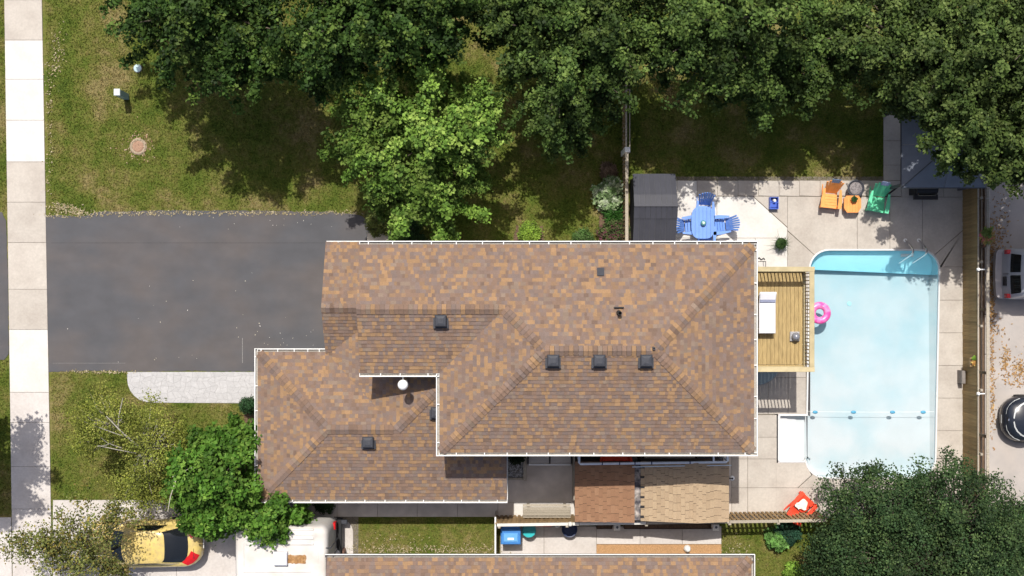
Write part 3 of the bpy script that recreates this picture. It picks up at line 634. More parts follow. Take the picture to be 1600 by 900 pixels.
# ---------------------------------------------------------------- swimming pool
pool = thing("swimming_pool", "pale blue rectangular swimming pool with rounded corners and a white step bay", "swimming pool", (*P(1362, 570), 0))
vinyl = mat("pool_vinyl", (0.545, 0.495, 0.505), 0.6, 0.03, 1.5, 0.02, 8, world=True, col2=(.38, .44, .475), scale2=.55, amt2=.6); blue_vinyl = mat("blue_vinyl", (0.46, 0.84, 0.93), 0.6, 0.03, 1.5, 0.02, 8, world=True)  # second floor colour: bluish blotches paint in the dappled shade of the trees
pale_vinyl = mat("pale_vinyl", (0.60, 0.565, 0.57), 0.6, 0.03, 1.5, 0.02, world=True); white_vinyl = mat("white_vinyl", (0.64, 0.65, 0.655), 0.55, 0.02, 1.5, 0.02, world=True)
pp = G(pool_px)
def inset(pts, g):
    n = len(pts); A = sum(pts[i][0] * pts[(i + 1) % n][1] - pts[(i + 1) % n][0] * pts[i][1] for i in range(n)); sg = 1 if A > 0 else -1; q = []
    for i in range(n):
        a = Vector(pts[i - 1]); b = Vector(pts[i]); c = Vector(pts[(i + 1) % n]); e1 = (b - a).normalized(); e2 = (c - b).normalized()
        w = Vector((-e1.y, e1.x)) * sg + Vector((-e2.y, e2.x)) * sg; w = w / max(0.5, w.length_squared / 2); q.append(tuple(b + w * g))
    return q
cop = MB(); rings = []
for g, z in ((-0.02, -0.05), (-0.02, 0.045), (0.0, 0.06), (0.035, 0.06), (0.045, 0.045), (0.045, -0.05)): rings.append([(*q, z) for q in inset(pp, g)])
cop.loft(rings, False, False); part("coping", cop, white_vinyl, pool)
main_px = arc(*TLc, 180, 270) + arc(*TRc, 270, 360) + arc(*BRc, 0, 90) + arc(*BLc, 90, 180)
mp = inset(G(main_px), 0.043)
def floor_z(y): t = (y + 7.1) / 8.5; return -0.44 - 0.66 * max(0, min(1, t))
wl = MB(); n = len(mp); wl.add([(*q, 0.03) for q in mp] + [(*q, floor_z(q[1])) for q in mp], [(i, (i + 1) % n, n + (i + 1) % n, n + i) for i in range(n)])
# opening to the step bay: the bay stands in front of the left wall with its own floor
ba = P(1219, 650.5); bb = P(1259, 719.5)
wl2 = MB(); wl3 = MB()
for i in range(n):
    a = mp[i]; b = mp[(i + 1) % n]
    if abs(a[0] - b[0]) < 0.3 and max(a[1], b[1]) - min(a[1], b[1]) > 3 and a[0] < bb[0] + .4:      # the long left wall, split round the bay
        top, bot = (a, b) if a[1] > b[1] else (b, a)
        xm = top[0]
        for y0, y1, z1 in ((top[1], ba[1], .03), (ba[1], bb[1], -0.36), (bb[1], bot[1], .03)):
            wl3.add([(xm, y0, z1), (xm, y1, z1), (xm, y1, floor_z(y1)), (xm, y0, floor_z(y0))], [(0, 1, 2, 3)])
    else: wl2.add([(*a, .03), (*b, .03), (*b, floor_z(b[1])), (*a, floor_z(a[1]))], [(0, 1, 2, 3)])
part("pool_wall", wl2, blue_vinyl, pool); part("side_wall", wl3, pale_vinyl, pool)
part("pool_floor", MB().add([(*q, floor_z(q[1])) for q in mp], [tuple(range(n))]), vinyl, pool)
lg = MB(); yl0, yl1 = P(0, 393)[1], P(0, 417)[1]; lx0, lx1 = P(1263, 0)[0], P(1466, 0)[0]
ledge = [q for q in mp if q[1] > yl0 - .75]; ledge = clip_convex([(lx0 - 1, yl0 - .62), (lx1 + 1, yl0 - .92), (lx1 + 1, yl0 + 1), (lx0 - 1, yl0 + 1)], inset(mp, .004))
def lz(q): return -.20 - .70 * max(0, (yl0 - q[1]))
kk = len(ledge); lg.add([(*q, lz(q)) for q in ledge] + [(*q, -1.15) for q in ledge], [tuple(range(kk))] + [(i, kk + i, kk + (i + 1) % kk, (i + 1) % kk) for i in range(kk)])
part("pool_ledge", lg, blue_vinyl, pool)
xm = mp[-1][0]
st = MB(); x0 = ba[0]; ks = [x0, x0 + .32, x0 + .66, xm + .02]; zs = [-0.20, -0.28, -0.36]
for i in range(3): st.box(ks[i], ks[i + 1], bb[1] - .03, ba[1] + .03, -0.9, zs[i])
st.box(x0 - .08, x0 - .001, bb[1] - .1, ba[1] + .1, -.9, 0.03); st.box(x0, xm + .0, ba[1] + .032, ba[1] + .1, -.9, 0.03); st.box(x0, xm + .0, bb[1] - .1, bb[1] - .032, -.9, 0.03)
part("pool_step", st, pale_vinyl, pool)
wm = bpy.data.materials.new("pool_water"); wm.use_nodes = True; n_ = wm.node_tree.nodes; l_ = wm.node_tree.links; n_.remove(n_["Principled BSDF"])
tb = n_.new("ShaderNodeBsdfTransparent"); gb = n_.new("ShaderNodeBsdfGlossy"); gb.inputs["Roughness"].default_value = 0.03; fr = n_.new("ShaderNodeFresnel"); fr.inputs[0].default_value = 1.33
nz = n_.new("ShaderNodeTexNoise"); nz.inputs["Scale"].default_value = 4.5; nz.inputs["Detail"].default_value = 3; tc = n_.new("ShaderNodeNewGeometry"); l_.new(tc.outputs["Position"], nz.inputs["Vector"])
bp = n_.new("ShaderNodeBump"); bp.inputs["Strength"].default_value = 0.35; bp.inputs["Distance"].default_value = 0.05; l_.new(nz.outputs[0], bp.inputs["Height"]); l_.new(bp.outputs[0], gb.inputs["Normal"]); l_.new(bp.outputs[0], fr.inputs["Normal"])
ms = n_.new("ShaderNodeMixShader"); l_.new(fr.outputs[0], ms.inputs[0]); l_.new(tb.outputs[0], ms.inputs[1]); l_.new(gb.outputs[0], ms.inputs[2]); l_.new(ms.outputs[0], n_["Material Output"].inputs["Surface"])
va = n_.new("ShaderNodeVolumeAbsorption"); va.inputs["Color"].default_value = (0.30, 0.89, 1.0, 1); va.inputs["Density"].default_value = 0.30; l_.new(va.outputs[0], n_["Material Output"].inputs["Volume"])
wt = MB(); q = inset(pp, 0.044); k = len(q)
if sum(q[i][0] * q[(i + 1) % k][1] - q[(i + 1) % k][0] * q[i][1] for i in range(k)) < 0: q = q[::-1]
wt.add([(*a, -1.6) for a in q] + [(*a, -0.07) for a in q], [tuple(range(k - 1, -1, -1)), tuple(range(k, 2 * k))] + [(i, (i + 1) % k, k + (i + 1) % k, k + i) for i in range(k)])
part("water", wt, wm, pool)
x, y = P(1338, 475); dm = MB(); dm.lathe([(.09, floor_z(y) + .012), (.085, floor_z(y) + .03), (.05, floor_z(y) + .034), (.001, floor_z(y) + .034)], 16, (x, y, 0)); part("drain", dm, mat("drain_plastic", (.45, .62, .66), .5, 0.02), pool)
# ladder: two chrome hand rails
lad = thing("pool_ladder", "pair of curved chrome hand rails at the top right of the pool", "pool ladder", P3(1422, 385))
for px in (1414, 1435):
    x, y = P(px, 375.5); pts = []
    for t in range(13):
        a = t / 12; pts.append((x + (0.0 + .1 * math.sin(a * 3.1) - .2 * max(0, a - .5) * 1.2), y - a * .85, 0.05 + 0.62 * math.sin(min(1, a * 1.25) * math.pi * .62) - max(0, a - .62) * 2.4))
    part("handrail", MB().tube(pts, .034, 10), chrome, lad, smooth=True); b = MB(); b.lathe([(.075, .03), (.07, .055), (.03, .06)], 14, (pts[0][0], pts[0][1], 0)); part("rail_flange", b, white_paint, lad)
for z in (-0.25, -0.55): x0, y = P(1411, 397); x1, _ = P(1431, 397); part("tread", MB().bbox(x0, x1, y - .1, y + .02, z - .03, z, .008), white_vinyl, lad)
# rope with floats
rope = thing("pool_rope", "white rope with small blue floats strung across the shallow end", "pool rope", P3(1360, 644))
a = P(1262, 643); b = P(1460, 643.5)
rp = MB(); rp.tube([(a[0] + (b[0] - a[0]) * t / 12, a[1] + (b[1] - a[1]) * t / 12 - .02 * math.sin(t / 12 * 3.14), -.035) for t in range(13)], .0065, 6); part("cord", rp, white_paint, rope)
for px in (1274, 1334, 1395, 1443):
    x, y = P(px, 644.2); f = MB(); f.lathe([(.001, -.1), (.04, -.085), (.062, -.03), (.062, .03), (.04, .085), (.001, .1)], 12, (x, y, -.035), Matrix.Rotation(R(90), 4, 'Y')); part("float", f, mat("float_blue", (.08, .32, .5), .4, .05), rope, smooth=True)
# ring float
ring_m = mat("pink_vinyl", (.80, .075, .36), .3, 0, 5, 0, spec=.5, col2=(.82, .30, .55), scale2=5, amt2=.9)
rg = MB(); vs = []; NA, NB = 40, 14; cx, cy = P(1280.5, 489)
for i in range(NA):
    for j in range(NB):
        A_, B_ = 2 * math.pi * i / NA, 2 * math.pi * j / NB; rr = .29 + (.135 + .004 * (i % 2)) * math.cos(B_); vs.append((cx + rr * math.cos(A_), cy + rr * math.sin(A_), .02 + .125 * math.sin(B_)))
rg.add(vs, [(i * NB + j, ((i + 1) % NA) * NB + j, ((i + 1) % NA) * NB + (j + 1) % NB, i * NB + (j + 1) % NB) for i in range(NA) for j in range(NB)])
fl = solo("ring_float", rg, ring_m, "shiny pink inflatable swim ring floating in the pool by the deck", "swim ring", smooth=True)
part("valve", MB().lathe([(.02, .14), (.018, .17), (.001, .172)], 8, (cx + .1, cy + .26, -.02)), white_paint, fl)
# ---------------------------------------------------------------- raised deck
dk_ = thing("raised_deck", "raised yellow wooden deck with a railing between house and pool", "deck", (*P(1228, 500), 0))
X0, X1, Y0, Y1, ZD, ZR = 7.83, 10.50, -2.90, 0.74, 2.75, 3.85
x = X0; i = 0
while x < X1 - .12:
    w = 0.142; part("plank", MB().bbox(x, min(x + w - .006, X1 - .1), Y0 + .16, Y1 - .12, ZD - .035, ZD + random.uniform(-.002, .002), .006), wood_deck, dk_); x += w
for (a, b, c, d_) in ((X0, X1 - .06, Y0 + .02, Y0 + .15), ): part("plank", MB().bbox(a, b, c, d_, ZD - .034, ZD + .003, .006), wood_deck, dk_)
for yy in np.linspace(Y0 + .25, Y1 - .25, 6): part("joist", MB().box(X0, X1 - .1, yy - .02, yy + .02, ZD - .24, ZD - .037), wood_rail, dk_)
for (a, b, c, d_) in ((X0, X1 - .05, Y1 - .115, Y1 - .075), (X0, X1 - .05, Y0 - .022, Y0 + .017), (X1 - .094, X1 - .052, Y0 + .018, Y1 - .116)): part("fascia", MB().box(a, b, c, d_, ZD - .26, ZD + .002), wood_rail, dk_)
for (a, b, c, d_) in ((X0, X1 + .03, Y1 - .17, Y1), (X0, X1 + .03, Y0 - .02, Y0 + .15), (X1 - .155, X1 + .02, Y0 + .152, Y1 - .172)): part("top_rail", MB().bbox(a, b, c, d_, ZR - .04, ZR, .008), wood_rail, dk_)
for (a, b, c, d_) in ((X0, X1 - .1, Y1 - .14, Y1 - .05), (X0, X1 - .1, Y0 + .02, Y0 + .11), (X1 - .11, X1 - .03, Y0 + .112, Y1 - .142)): part("lower_rail", MB().box(a, b, c, d_, ZD + .1, ZD + .14), wood_rail, dk_)
y = Y0 + .2
while y < Y1 - .2: part("baluster", MB().box(X1 - .086, X1 - .051, y, y + .035, ZD + .141, ZR - .041), wood_rail, dk_); y += .128
x = X0 + .1
while x < X1 - .2:
    for yy in (Y1 - .11, Y0 + .05): part("baluster", MB().box(x, x + .035, yy, yy + .035, ZD + .141, ZR - .041), wood_rail, dk_)
    x += .128
for (x, y) in ((X1 - .12, Y0 + .05), (X1 - .12, Y1 - .12), (X0 + .1, Y0 + .3), (X0 + .1, Y1 - .3)): part("post", MB().box(x - .05, x + .05, y - .05, y + .05, 0, ZR - .043 if x > 9 else ZD - .05), wood_rail, dk_)
# things on the deck
lo = thing("sun_lounger", "white cushioned sun lounger with a grey stripe standing on the wooden deck", "sun lounger", (*P(1199, 488, 3.2), ZD))
x0, y0 = P(1186, 521, 3.2); x1, y1 = P(1212, 457, 3.2); cush = mat("white_canvas", (.72, .72, .76), .85, .03, 6, .1, 60)
fm = MB()
for xx in (x0 + .02, x1 - .06): fm.box(xx, xx + .04, y0 + .05, y1 - .03, ZD + .30, ZD + .36)
for yy in np.linspace(y0 + .1, y1 - .1, 5): fm.box(x0 + .061, x1 - .061, yy, yy + .03, ZD + .31, ZD + .35)
part("frame", fm, white_paint, lo)
for xx in (x0 + .03, x1 - .07):
    for yy in (y0 + .12, y1 - .15): part("leg", MB().box(xx, xx + .04, yy, yy + .05, ZD, ZD + .299), white_paint, lo)
part("mattress", MB().bbox(x0 + .0, x1 + .0, y0, y1 - .36, ZD + .362, ZD + .47, .03), cush, lo)
part("backrest", MB().bbox(-(x1 - x0) / 2, (x1 - x0) / 2, 0, .42, 0, .09, .03, rot((x0 + x1) / 2, y1 - .36, ZD + .38, R(25), 0, 0)), cush, lo)
part("stripe", MB().box(x0 + .02, x1 - .03, y1 - .345, y1 - .245, ZD + .455, ZD + .53, M=None), mat("grey_canvas", (.22, .24, .34), .85, .05), lo)
sp = thing("gazing_ball", "small grey square stand with a shiny ball on the deck", "ornament", (*P(1241, 525, ZD), ZD)); x, y = P(1241, 525.5, ZD)
part("stand", MB().bbox(x - .17, x + .17, y - .17, y + .17, ZD + .005, ZD + .12, .03), mat("grey_plastic", (.36, .36, .38), .6, .06), sp)
part("ball", MB().lathe([(.001, .12), (.1, .13), (.14, .2), (.145, .25), (.12, .33), (.06, .385), (.001, .395)], 20, (x, y, ZD)), mat("ball_metal", (.2, .21, .25), .25, .05, spec=.7), sp, smooth=True)
# round tub lid glimpsed under the deck
x, y = P(1184, 566); mb = MB(); mb.lathe([(1.02, .0), (1.02, .16), (1.0, .18), (.9, .185), (.001, .2)], 40, (x - .15, y + .15, .036)); solo("pool_cover", mb, mat("slate_vinyl", (.25, .32, .35), .6, .06, 3, .05), "round slate blue cover lying in the shade beneath the deck", "cover")
sr = thing("stair_rail", "thin black wire hand rail beside the top left of the deck", "hand rail", P3(1188, 415)); x, y = P(1187, 409)
part("rail_bar", MB().tube([(x - .1, y, .5), (x + .12, y, .5), (x + .12, y - .3, .5)], .014, 6), black_plastic, sr)
for q in ((x - .1, y), (x + .12, y), (x + .12, y - .3)): part("rail_post", MB().tube([(*q, .03), (*q, .5)], .012, 6), black_plastic, sr)
mb = MB(); x, y = P(1188, 404.5); mb.tube([(x - .14, y, .06), (x - .06, y + .05, .1), (x + .02, y - .03, .08), (x + .1, y + .03, .1), (x + .16, y - .02, .06)], .016, 6); solo("garden_hose", mb, black_plastic, "short black hose end curled on the white slab above the deck", "hose")

# ---------------------------------------------------------------- shed with ribbed metal gambrel roof
sh = thing("metal_shed", "charcoal shed with a ribbed gambrel roof beside the lattice fence", "shed", (*P(1016, 330), 0))
sx0 = 4.42; sx1 = 5.98
gp = [(P(0, 271.5, 1.75)[1], 1.75), (P(0, 304, 2.18)[1], 2.18), (P(0, 320.5, 2.34)[1], 2.34), (P(0, 340.5, 2.18)[1], 2.18), (P(0, 393, 1.70)[1], 1.70)]
part("wall", MB().box(sx0 + .06, sx1 - .06, gp[4][0] + .1, gp[0][0] - .1, 0.03, 1.72), shed_metal, sh)
pw = (sx1 - sx0) / 8
for k in range(8):
    for i in range(4):
        (ya, za), (yb, zb) = gp[i], gp[i + 1]; e = 0.02 if i in (1, 2) else 0; g = .011
        a0 = sx0 + k * pw + g - (e if k == 0 else 0); a1 = sx0 + (k + 1) * pw - g + (e if k == 7 else 0); mb = MB(); zz = 0.012 * i if i < 2 else .012 * (3 - i)
        lo_ = -0.03 if i == 2 else 0; d_ = .05
        mb.add([(a0, ya, za + zz), (a1, ya, za + zz), (a1, yb + lo_, zb + zz), (a0, yb + lo_, zb + zz)] + [(a0, ya, za + zz - d_), (a1, ya, za + zz - d_), (a1, yb + lo_, zb + zz - d_), (a0, yb + lo_, zb + zz - d_)],
               [(3, 2, 1, 0), (4, 5, 6, 7), (0, 1, 5, 4), (1, 2, 6, 5), (2, 3, 7, 6), (3, 0, 4, 7)]); part("panel", mb, shed_metal, sh)
sb_ = MB()
for i in range(4):
    (ya, za), (yb, zb) = gp[i], gp[i + 1]; sb_.add([(sx0, ya, za - .02), (sx1, ya, za - .02), (sx1, yb, zb - .02), (sx0, yb, zb - .02)], [(3, 2, 1, 0)])
part("roof_deck", sb_, dark_metal, sh); part("ridge_cap", MB().box(sx0 - .01, sx1 + .02, gp[2][0] - .05, gp[2][0] + .02, 2.325, 2.375), shed_metal, sh)
# ---------------------------------------------------------------- patio furniture
def plank_on(mb, p0, p1, w, t, n=None):
    """board from p0 to p1 of width w, thickness t; flat face normal about +z (or n)"""
    p0 = Vector(p0); p1 = Vector(p1); d_ = (p1 - p0); L = d_.length; d_ /= L; s = d_.cross(n or Vector((0, 0, 1))).normalized(); u = s.cross(d_)
    M = Matrix(((s.x, d_.x, u.x, p0.x), (s.y, d_.y, u.y, p0.y), (s.z, d_.z, u.z, p0.z), (0, 0, 0, 1))); return mb.bbox(-w / 2, w / 2, 0, L, -t / 2, t / 2, min(.006, t / 3), M)
def adirondack(name, label, m, loc, rz, slats=7, seat=5, group=None, s=1.0, towel=None, closed=False):
    c = thing(name, label, "chair", loc, rz, group); V3 = Vector
    for i in range(seat):
        y = -.40 + i * .118; z = .40 - i * .03; b = MB(); plank_on(b, (-.27 * s, y * s, z), (.27 * s, y * s, z), .118 * s if closed else .105 * s, .022, V3((0, .25, 1))); part("seat_slat", b, m, c, False)
    for i in range(slats):
        f = (i - (slats - 1) / 2) / ((slats - 1) / 2); L = .92 - .16 * f * f; w = .52 / slats * s; b = MB(); k = .58 / .84
        a0 = V3((f * .20 * s, .17 * s, .28)); a1 = V3((f * .315 * s, (.17 + L * .50) * s, .28 + L * .78))
        plank_on(b, a0, a1, w * (1.18 if closed else .98), .022, V3((0, -.78, .5))); part("back_slat", b, m, c, False)
    b = MB(); plank_on(b, (-.3 * s, .36 * s, .56), (.3 * s, .36 * s, .56), .07, .025, V3((0, -.78, .5))); part("back_brace", b, m, c, False)
    for sx in (-1, 1):
        b = MB(); b.prism([(sx * .27 * s, -.47 * s), (sx * .42 * s, -.47 * s), (sx * .43 * s, -.15 * s), (sx * .36 * s, .30 * s), (sx * .29 * s, .30 * s), (sx * .28 * s, -.1 * s)], .565, .592); part("arm", b, m, c, False)
        b = MB(); plank_on(b, (sx * .31 * s, -.40 * s, 0), (sx * .31 * s, -.40 * s, .563), .11, .025, V3((1, 0, 0))); part("leg", b, m, c, False)
        b = MB(); plank_on(b, (sx * .285 * s, -.40 * s, .34), (sx * .285 * s, .50 * s, .03), .12, .025, V3((1, 0, 0))); part("leg", b, m, c, False)
    if towel:
        b = MB()
        for k in range(4): f = (k - 1.5) * .085; plank_on(b, (f * .8, (.17 + .72 * .50) * s, .28 + .72 * .80), (f, (.17 + .96 * .50) * s, .30 + .94 * .80), .075, .012, V3((0, -.78, .5)))
        part("head_pad", b, towel, c, False)
    return c
blue = mat("blue_paint", (.135, .27, .66), .45, .06, 6, .05, spec=.4, rnd=.05); orange = mat("orange_resin", (.80, .32, .085), .5, .10, 5, .05, rnd=.05, stretch=(1, 1, 1)); green = mat("green_resin", (.12, .58, .33), .5, .07, 5, .05, rnd=.05); red = mat("red_resin", (.82, .075, .035), .45, .06, 5, .03, rnd=.04)
gN = "blue chairs round the blue table"
adirondack("adirondack_chair", "blue slatted chair at the top end of the blue table", blue, P3(1098, 327), R(-3), group=gN, s=.88)
adirondack("adirondack_chair", "blue slatted chair on the pool side of the blue table", blue, P3(1126, 352), R(-84), group=gN, s=.86)
adirondack("adirondack_chair", "blue slatted chair on the shed side of the blue table", blue, P3(1073, 353), R(93), group=gN, s=.86)
adirondack("adirondack_chair", "blue slatted chair tucked between the blue table and the house gutter", blue, P3(1100, 372), R(181), group=gN, s=.88)
tb_ = thing("patio_table", "sky blue planked table with rounded ends among blue chairs", "table", P3(1098, 348)); tx, ty = P(1098, 348, .72); out = []
for i in range(28):
    a = 2 * math.pi * i / 28; ca, sa = math.cos(a), math.sin(a); out.append((math.copysign(abs(ca) ** .55, ca) * .43, math.copysign(abs(sa) ** .62, sa) * .60))
for i in range(6):
    q = clip_convex([(-.43 + i * .1434 + .004, -.7), (-.43 + (i + 1) * .1434 - .004, -.7), (-.43 + (i + 1) * .1434 - .004, .7), (-.43 + i * .1434 + .004, .7)], out); part("plank", MB().prism([(a + tx, b + ty) for a, b in q], .72, .748), blue, tb_)
part("apron", MB().prism([(a * .9 + tx, b * .9 + ty) for a, b in out], .66, .705), blue, tb_)
for sx in (-.28, .28):
    for sy in (-.38, .38): part("leg", MB().box(tx + sx - .04, tx + sx + .04, ty + sy - .04, ty + sy + .04, .03, .659), blue, tb_)
px_, py_ = P(1099, 348.5, .85); pt = MB(); pt.lathe([(.06, .75), (.10, .80), (.105, .86), (.075, .92), (.045, .93), (.045, .9), (.001, .9)], 18, (px_, py_, 0)); po = solo("glazed_pot", pt, mat("teal_glaze", (.10, .30, .30), .25, .25, 14, .02, spec=.6), "small teal glazed pot on the blue table", "pot", smooth=True)
part("pot_lid", MB().lathe([(.05, .931), (.04, .95), (.001, .955)], 14, (px_ + .0, py_ + .0, 0)), mat("pale_glaze", (.55, .66, .56), .3, .05), po, smooth=True)
hp = mat("striped_pad", (.17, .27, .42), .8, .25, 30, .1); hp2 = mat("lilac_pad", (.30, .36, .58), .8, .2, 30, .1)
adirondack("adirondack_chair", "orange patio chair with a blue striped head pad", orange, P3(1293.5, 309), R(-6), 7, 5, s=.93, towel=hp, closed=True)
adirondack("adirondack_chair", "mint green patio chair with a lilac head pad", green, P3(1367, 314), R(-10), 7, 5, s=.98, towel=hp2, closed=True)
rc = adirondack("adirondack_chair", "bright red patio chair with a crumpled white towel beside the picket fence", red, P3(1247, 789), R(137), 7, 5, s=1.0, closed=True)
def cloth(name, px, py, z, m, label, cat, sx=.2, sy=.17, rz=.2):
    x0, y0 = P(px, py, z); N = 9; vs = []; fs = []
    for i in range(N):
        for j in range(N):
            a = (i / (N - 1) * 2 - 1); b = (j / (N - 1) * 2 - 1); a2 = a * (1 + .25 * math.sin(b * 3 + 1)); b2 = b * (1 + .3 * math.sin(a * 2.6)); u = a2 * sx * math.cos(rz) - b2 * sy * math.sin(rz); v = a2 * sx * math.sin(rz) + b2 * sy * math.cos(rz)
            vs.append((x0 + u, y0 + v, z + .035 * math.sin(a * 5 + b * 3) * math.cos(b * 4) + .03))
    for i in range(N - 1):
        for j in range(N - 1): fs.append((i * N + j, (i + 1) * N + j, (i + 1) * N + j + 1, i * N + j + 1))
    return solo(name, MB().add(vs, fs), m, label, cat, smooth=True)
cloth("towel", 1252, 789, .44, mat("white_towel", (.76, .73, .64), .9, .12, 12, .3), "crumpled off white towel lying on the red chair", "towel")
ot = thing("side_table", "orange octagonal side table between the orange and green chairs", "side table", P3(1330, 318)); x, y = P(1332, 318.5, .45); oc = [(-.31, -.15), (-.2, -.32), (.2, -.32), (.31, -.15), (.31, .17), (.22, .30), (-.22, .30), (-.31, .17)]
for i in range(6):
    q = clip_convex([(-.31 + i * .1034 + .0025, -.5), (-.31 + (i + 1) * .1034 - .0025, -.5), (-.31 + (i + 1) * .1034 - .0025, .5), (-.31 + i * .1034 + .0025, .5)], [(a * .97, b * .97) for a, b in oc]); part("plank", MB().prism([(a + x, b + y) for a, b in q], .44, .463), orange, ot)
rb = MB(); k = 8; rb.loft([[(x + a * s, y + b * s, z) for a, b in oc] for s, z in ((.972, .40), (1.03, .40), (1.03, .468), (.972, .468))], False, False); part("rim", rb, orange, ot)
for sx in (-.2, .2):
    for sy in (-.2, .2): part("leg", MB().box(x + sx - .035, x + sx + .035, y + sy - .035, y + sy + .035, .03, .438), orange, ot)
x, y = P(1334.5, 311, .55); ob = MB(); ob.lathe([(.08, .466), (.125, .56), (.13, .585), (.11, .585), (.10, .54), (.001, .54)], 18, (x, y, 0)); pot1 = solo("plant_pot", ob, orange, "small orange pot with a dark green plant on the octagonal table", "plant pot", smooth=True)
def tuft(name, x, y, z, r, h, n, pal, parent, m=leaf_mat, w=.02, droop=.3, label=None):
    v = np.zeros((n * 2, 4, 3)); an = rng.uniform(0, 6.283, n); rr = r * rng.uniform(.25, 1, n); hh = h * rng.uniform(.6, 1, n); d_ = np.stack([np.cos(an), np.sin(an), np.zeros(n)], 1); s = np.stack([-np.sin(an), np.cos(an), np.zeros(n)], 1) * w; o = np.array([x, y, z]) + rng.normal(0, .15 * r, (n, 3)) * [1, 1, 0]
    m1 = o + d_ * (rr * .5)[:, None] + np.array([0, 0, 1]) * hh[:, None]; t1 = o + d_ * rr[:, None] + np.array([0, 0, 1]) * (hh * (1 - droop * rng.uniform(.5, 1.6, n)))[:, None]
    v[:n, 0] = o - s * .6; v[:n, 1] = o + s * .6; v[:n, 2] = m1 + s; v[:n, 3] = m1 - s; v[n:, 0] = m1 - s; v[n:, 1] = m1 + s; v[n:, 2] = t1 + s * .2; v[n:, 3] = t1 - s * .2
    pl = np.array(pal); c = pl[rng.integers(0, len(pl), n)] * rng.uniform(.75, 1.25, (n, 1)); return bulk(name, v, 4, np.concatenate([c, c]), m, parent)
tuft("foliage", x, y, .54, .14, .14, 120, [(.03, .07, .02), (.05, .10, .03)], pot1, w=.022)
fp = thing("fire_bowl", "round black fire bowl in the shade behind the orange side table", "fire bowl", P3(1337, 291)); x, y = P(1337.5, 294, .45); mb = MB(); mb.lathe([(.12, .22), (.26, .30), (.31, .42), (.325, .45), (.30, .46), (.26, .40), (.1, .33), (.001, .32)], 26, (x, y, 0)); part("bowl", mb, dark_metal, fp, smooth=True)
for a in (20, 140, 260): part("leg", MB().tube([(x + .24 * math.cos(R(a)), y + .24 * math.sin(R(a)), .32), (x + .32 * math.cos(R(a)), y + .32 * math.sin(R(a)), .035)], .015, 6), dark_metal, fp)
part("ash", MB().lathe([(.24, .395), (.16, .42), (.001, .41)], 12, (x + .01, y, 0)), mat("ash", (.22, .20, .20), .95, .4, 20, .6), fp)
bx = thing("storage_caddy", "small blue open caddy holding a white jar on the patio slabs", "caddy", P3(1209, 317)); x, y = P(1209, 317, .2); x0, x1, y0, y1 = x - .16, x + .16, y - .24, y + .22; cb = mat("caddy_blue", (.055, .12, .50), .4, .06, 6, .02); mb = MB()
mb.box(x0, x1, y0, y1, .036, .06); mb.box(x0, x0 + .02, y0, y1, .06, .30); mb.box(x1 - .02, x1, y0, y1, .06, .30); mb.box(x0 + .02, x1 - .02, y0, y0 + .02, .06, .28); mb.box(x0 + .02, x1 - .02, y1 - .02, y1, .06, .28); part("tub", mb, cb, bx)
part("handle", MB().tube([(x0 + .01, y, .29), (x0 + .05, y, .42), (x1 - .05, y, .42), (x1 - .01, y, .29)], .015, 6), cb, bx)
solo("jar", MB().lathe([(.06, .062), (.065, .18), (.05, .22), (.05, .25), (.001, .25)], 14, (x + .03, y + .09, 0)), white_paint, "white capped jar inside the blue caddy", "jar", smooth=True)
gpot = thing("potted_grass", "spiky green ornamental grass in a dark pot on the white slab", "potted plant", P3(1217, 381)); x, y = P(1217.5, 381); part("pot", MB().lathe([(.15, .036), (.2, .26), (.215, .30), (.18, .30), (.17, .25), (.001, .25)], 20, (x, y, 0)), black_plastic, gpot, smooth=True)
tuft("foliage", x, y, .25, .24, .3, 420, [(.04, .085, .025), (.06, .11, .03), (.03, .065, .02)], gpot, w=.012); tuft("outer_blades", x, y, .25, .5, .24, 60, [(.05, .09, .03)], gpot, w=.005, droop=.9)
# ---------------------------------------------------------------- gazebo, grill
gz_ = thing("gazebo", "slate blue hip roofed metal gazebo half hidden under the big tree", "gazebo", (*P(1475, 245), 0)); g0 = P(1409, 293, 2.3); g1 = P(1541, 160, 2.3); ZA = 3.35; gc = ((g0[0] + g1[0]) / 2, (g0[1] + g1[1]) / 2)
cs = [(g0[0], g0[1]), (g1[0], g0[1]), (g1[0], g1[1]), (g0[0], g1[1])]
for i in range(4):
    a = Vector((*cs[i], 2.3)); b = Vector((*cs[(i + 1) % 4], 2.3)); ap = Vector((*gc, ZA)); k = 2
    for j in range(k):
        p = a.lerp(b, j / k + .003); q = a.lerp(b, (j + 1) / k - .003); t0 = p.lerp(ap, .985); t1 = q.lerp(ap, .985); dn = Vector((0, 0, -.03))
        part("panel", MB().add([p, q, t1, t0, p + dn, q + dn, t1 + dn, t0 + dn], [(0, 1, 2, 3), (7, 6, 5, 4), (0, 4, 5, 1), (1, 5, 6, 2), (2, 6, 7, 3), (3, 7, 4, 0)]), gazebo_metal, gz_)
    part("hip_bar", MB().tube([a + Vector((0, 0, .004)), ap], .02, 6), dark_metal, gz_); part("eave_beam", MB().tube([a - Vector((0, 0, .05)), b - Vector((0, 0, .05))], .035, 6), dark_metal, gz_)
    c = a.lerp(Vector((*gc, 2.3)), .08); part("post", MB().box(c.x - .05, c.x + .05, c.y - .05, c.y + .05, .03, 2.3), dark_metal, gz_)
part("finial", MB().lathe([(.12, ZA - .08), (.1, ZA), (.03, ZA + .05), (.001, ZA + .1)], 12, (*gc, 0)), dark_metal, gz_)
gr = thing("barbecue_grill", "black barbecue grill poking out beneath the gazebo eave", "grill", P3(1447, 300)); x0, y0 = P(1428, 312, .8); x1, y1 = P(1465, 288, .8)
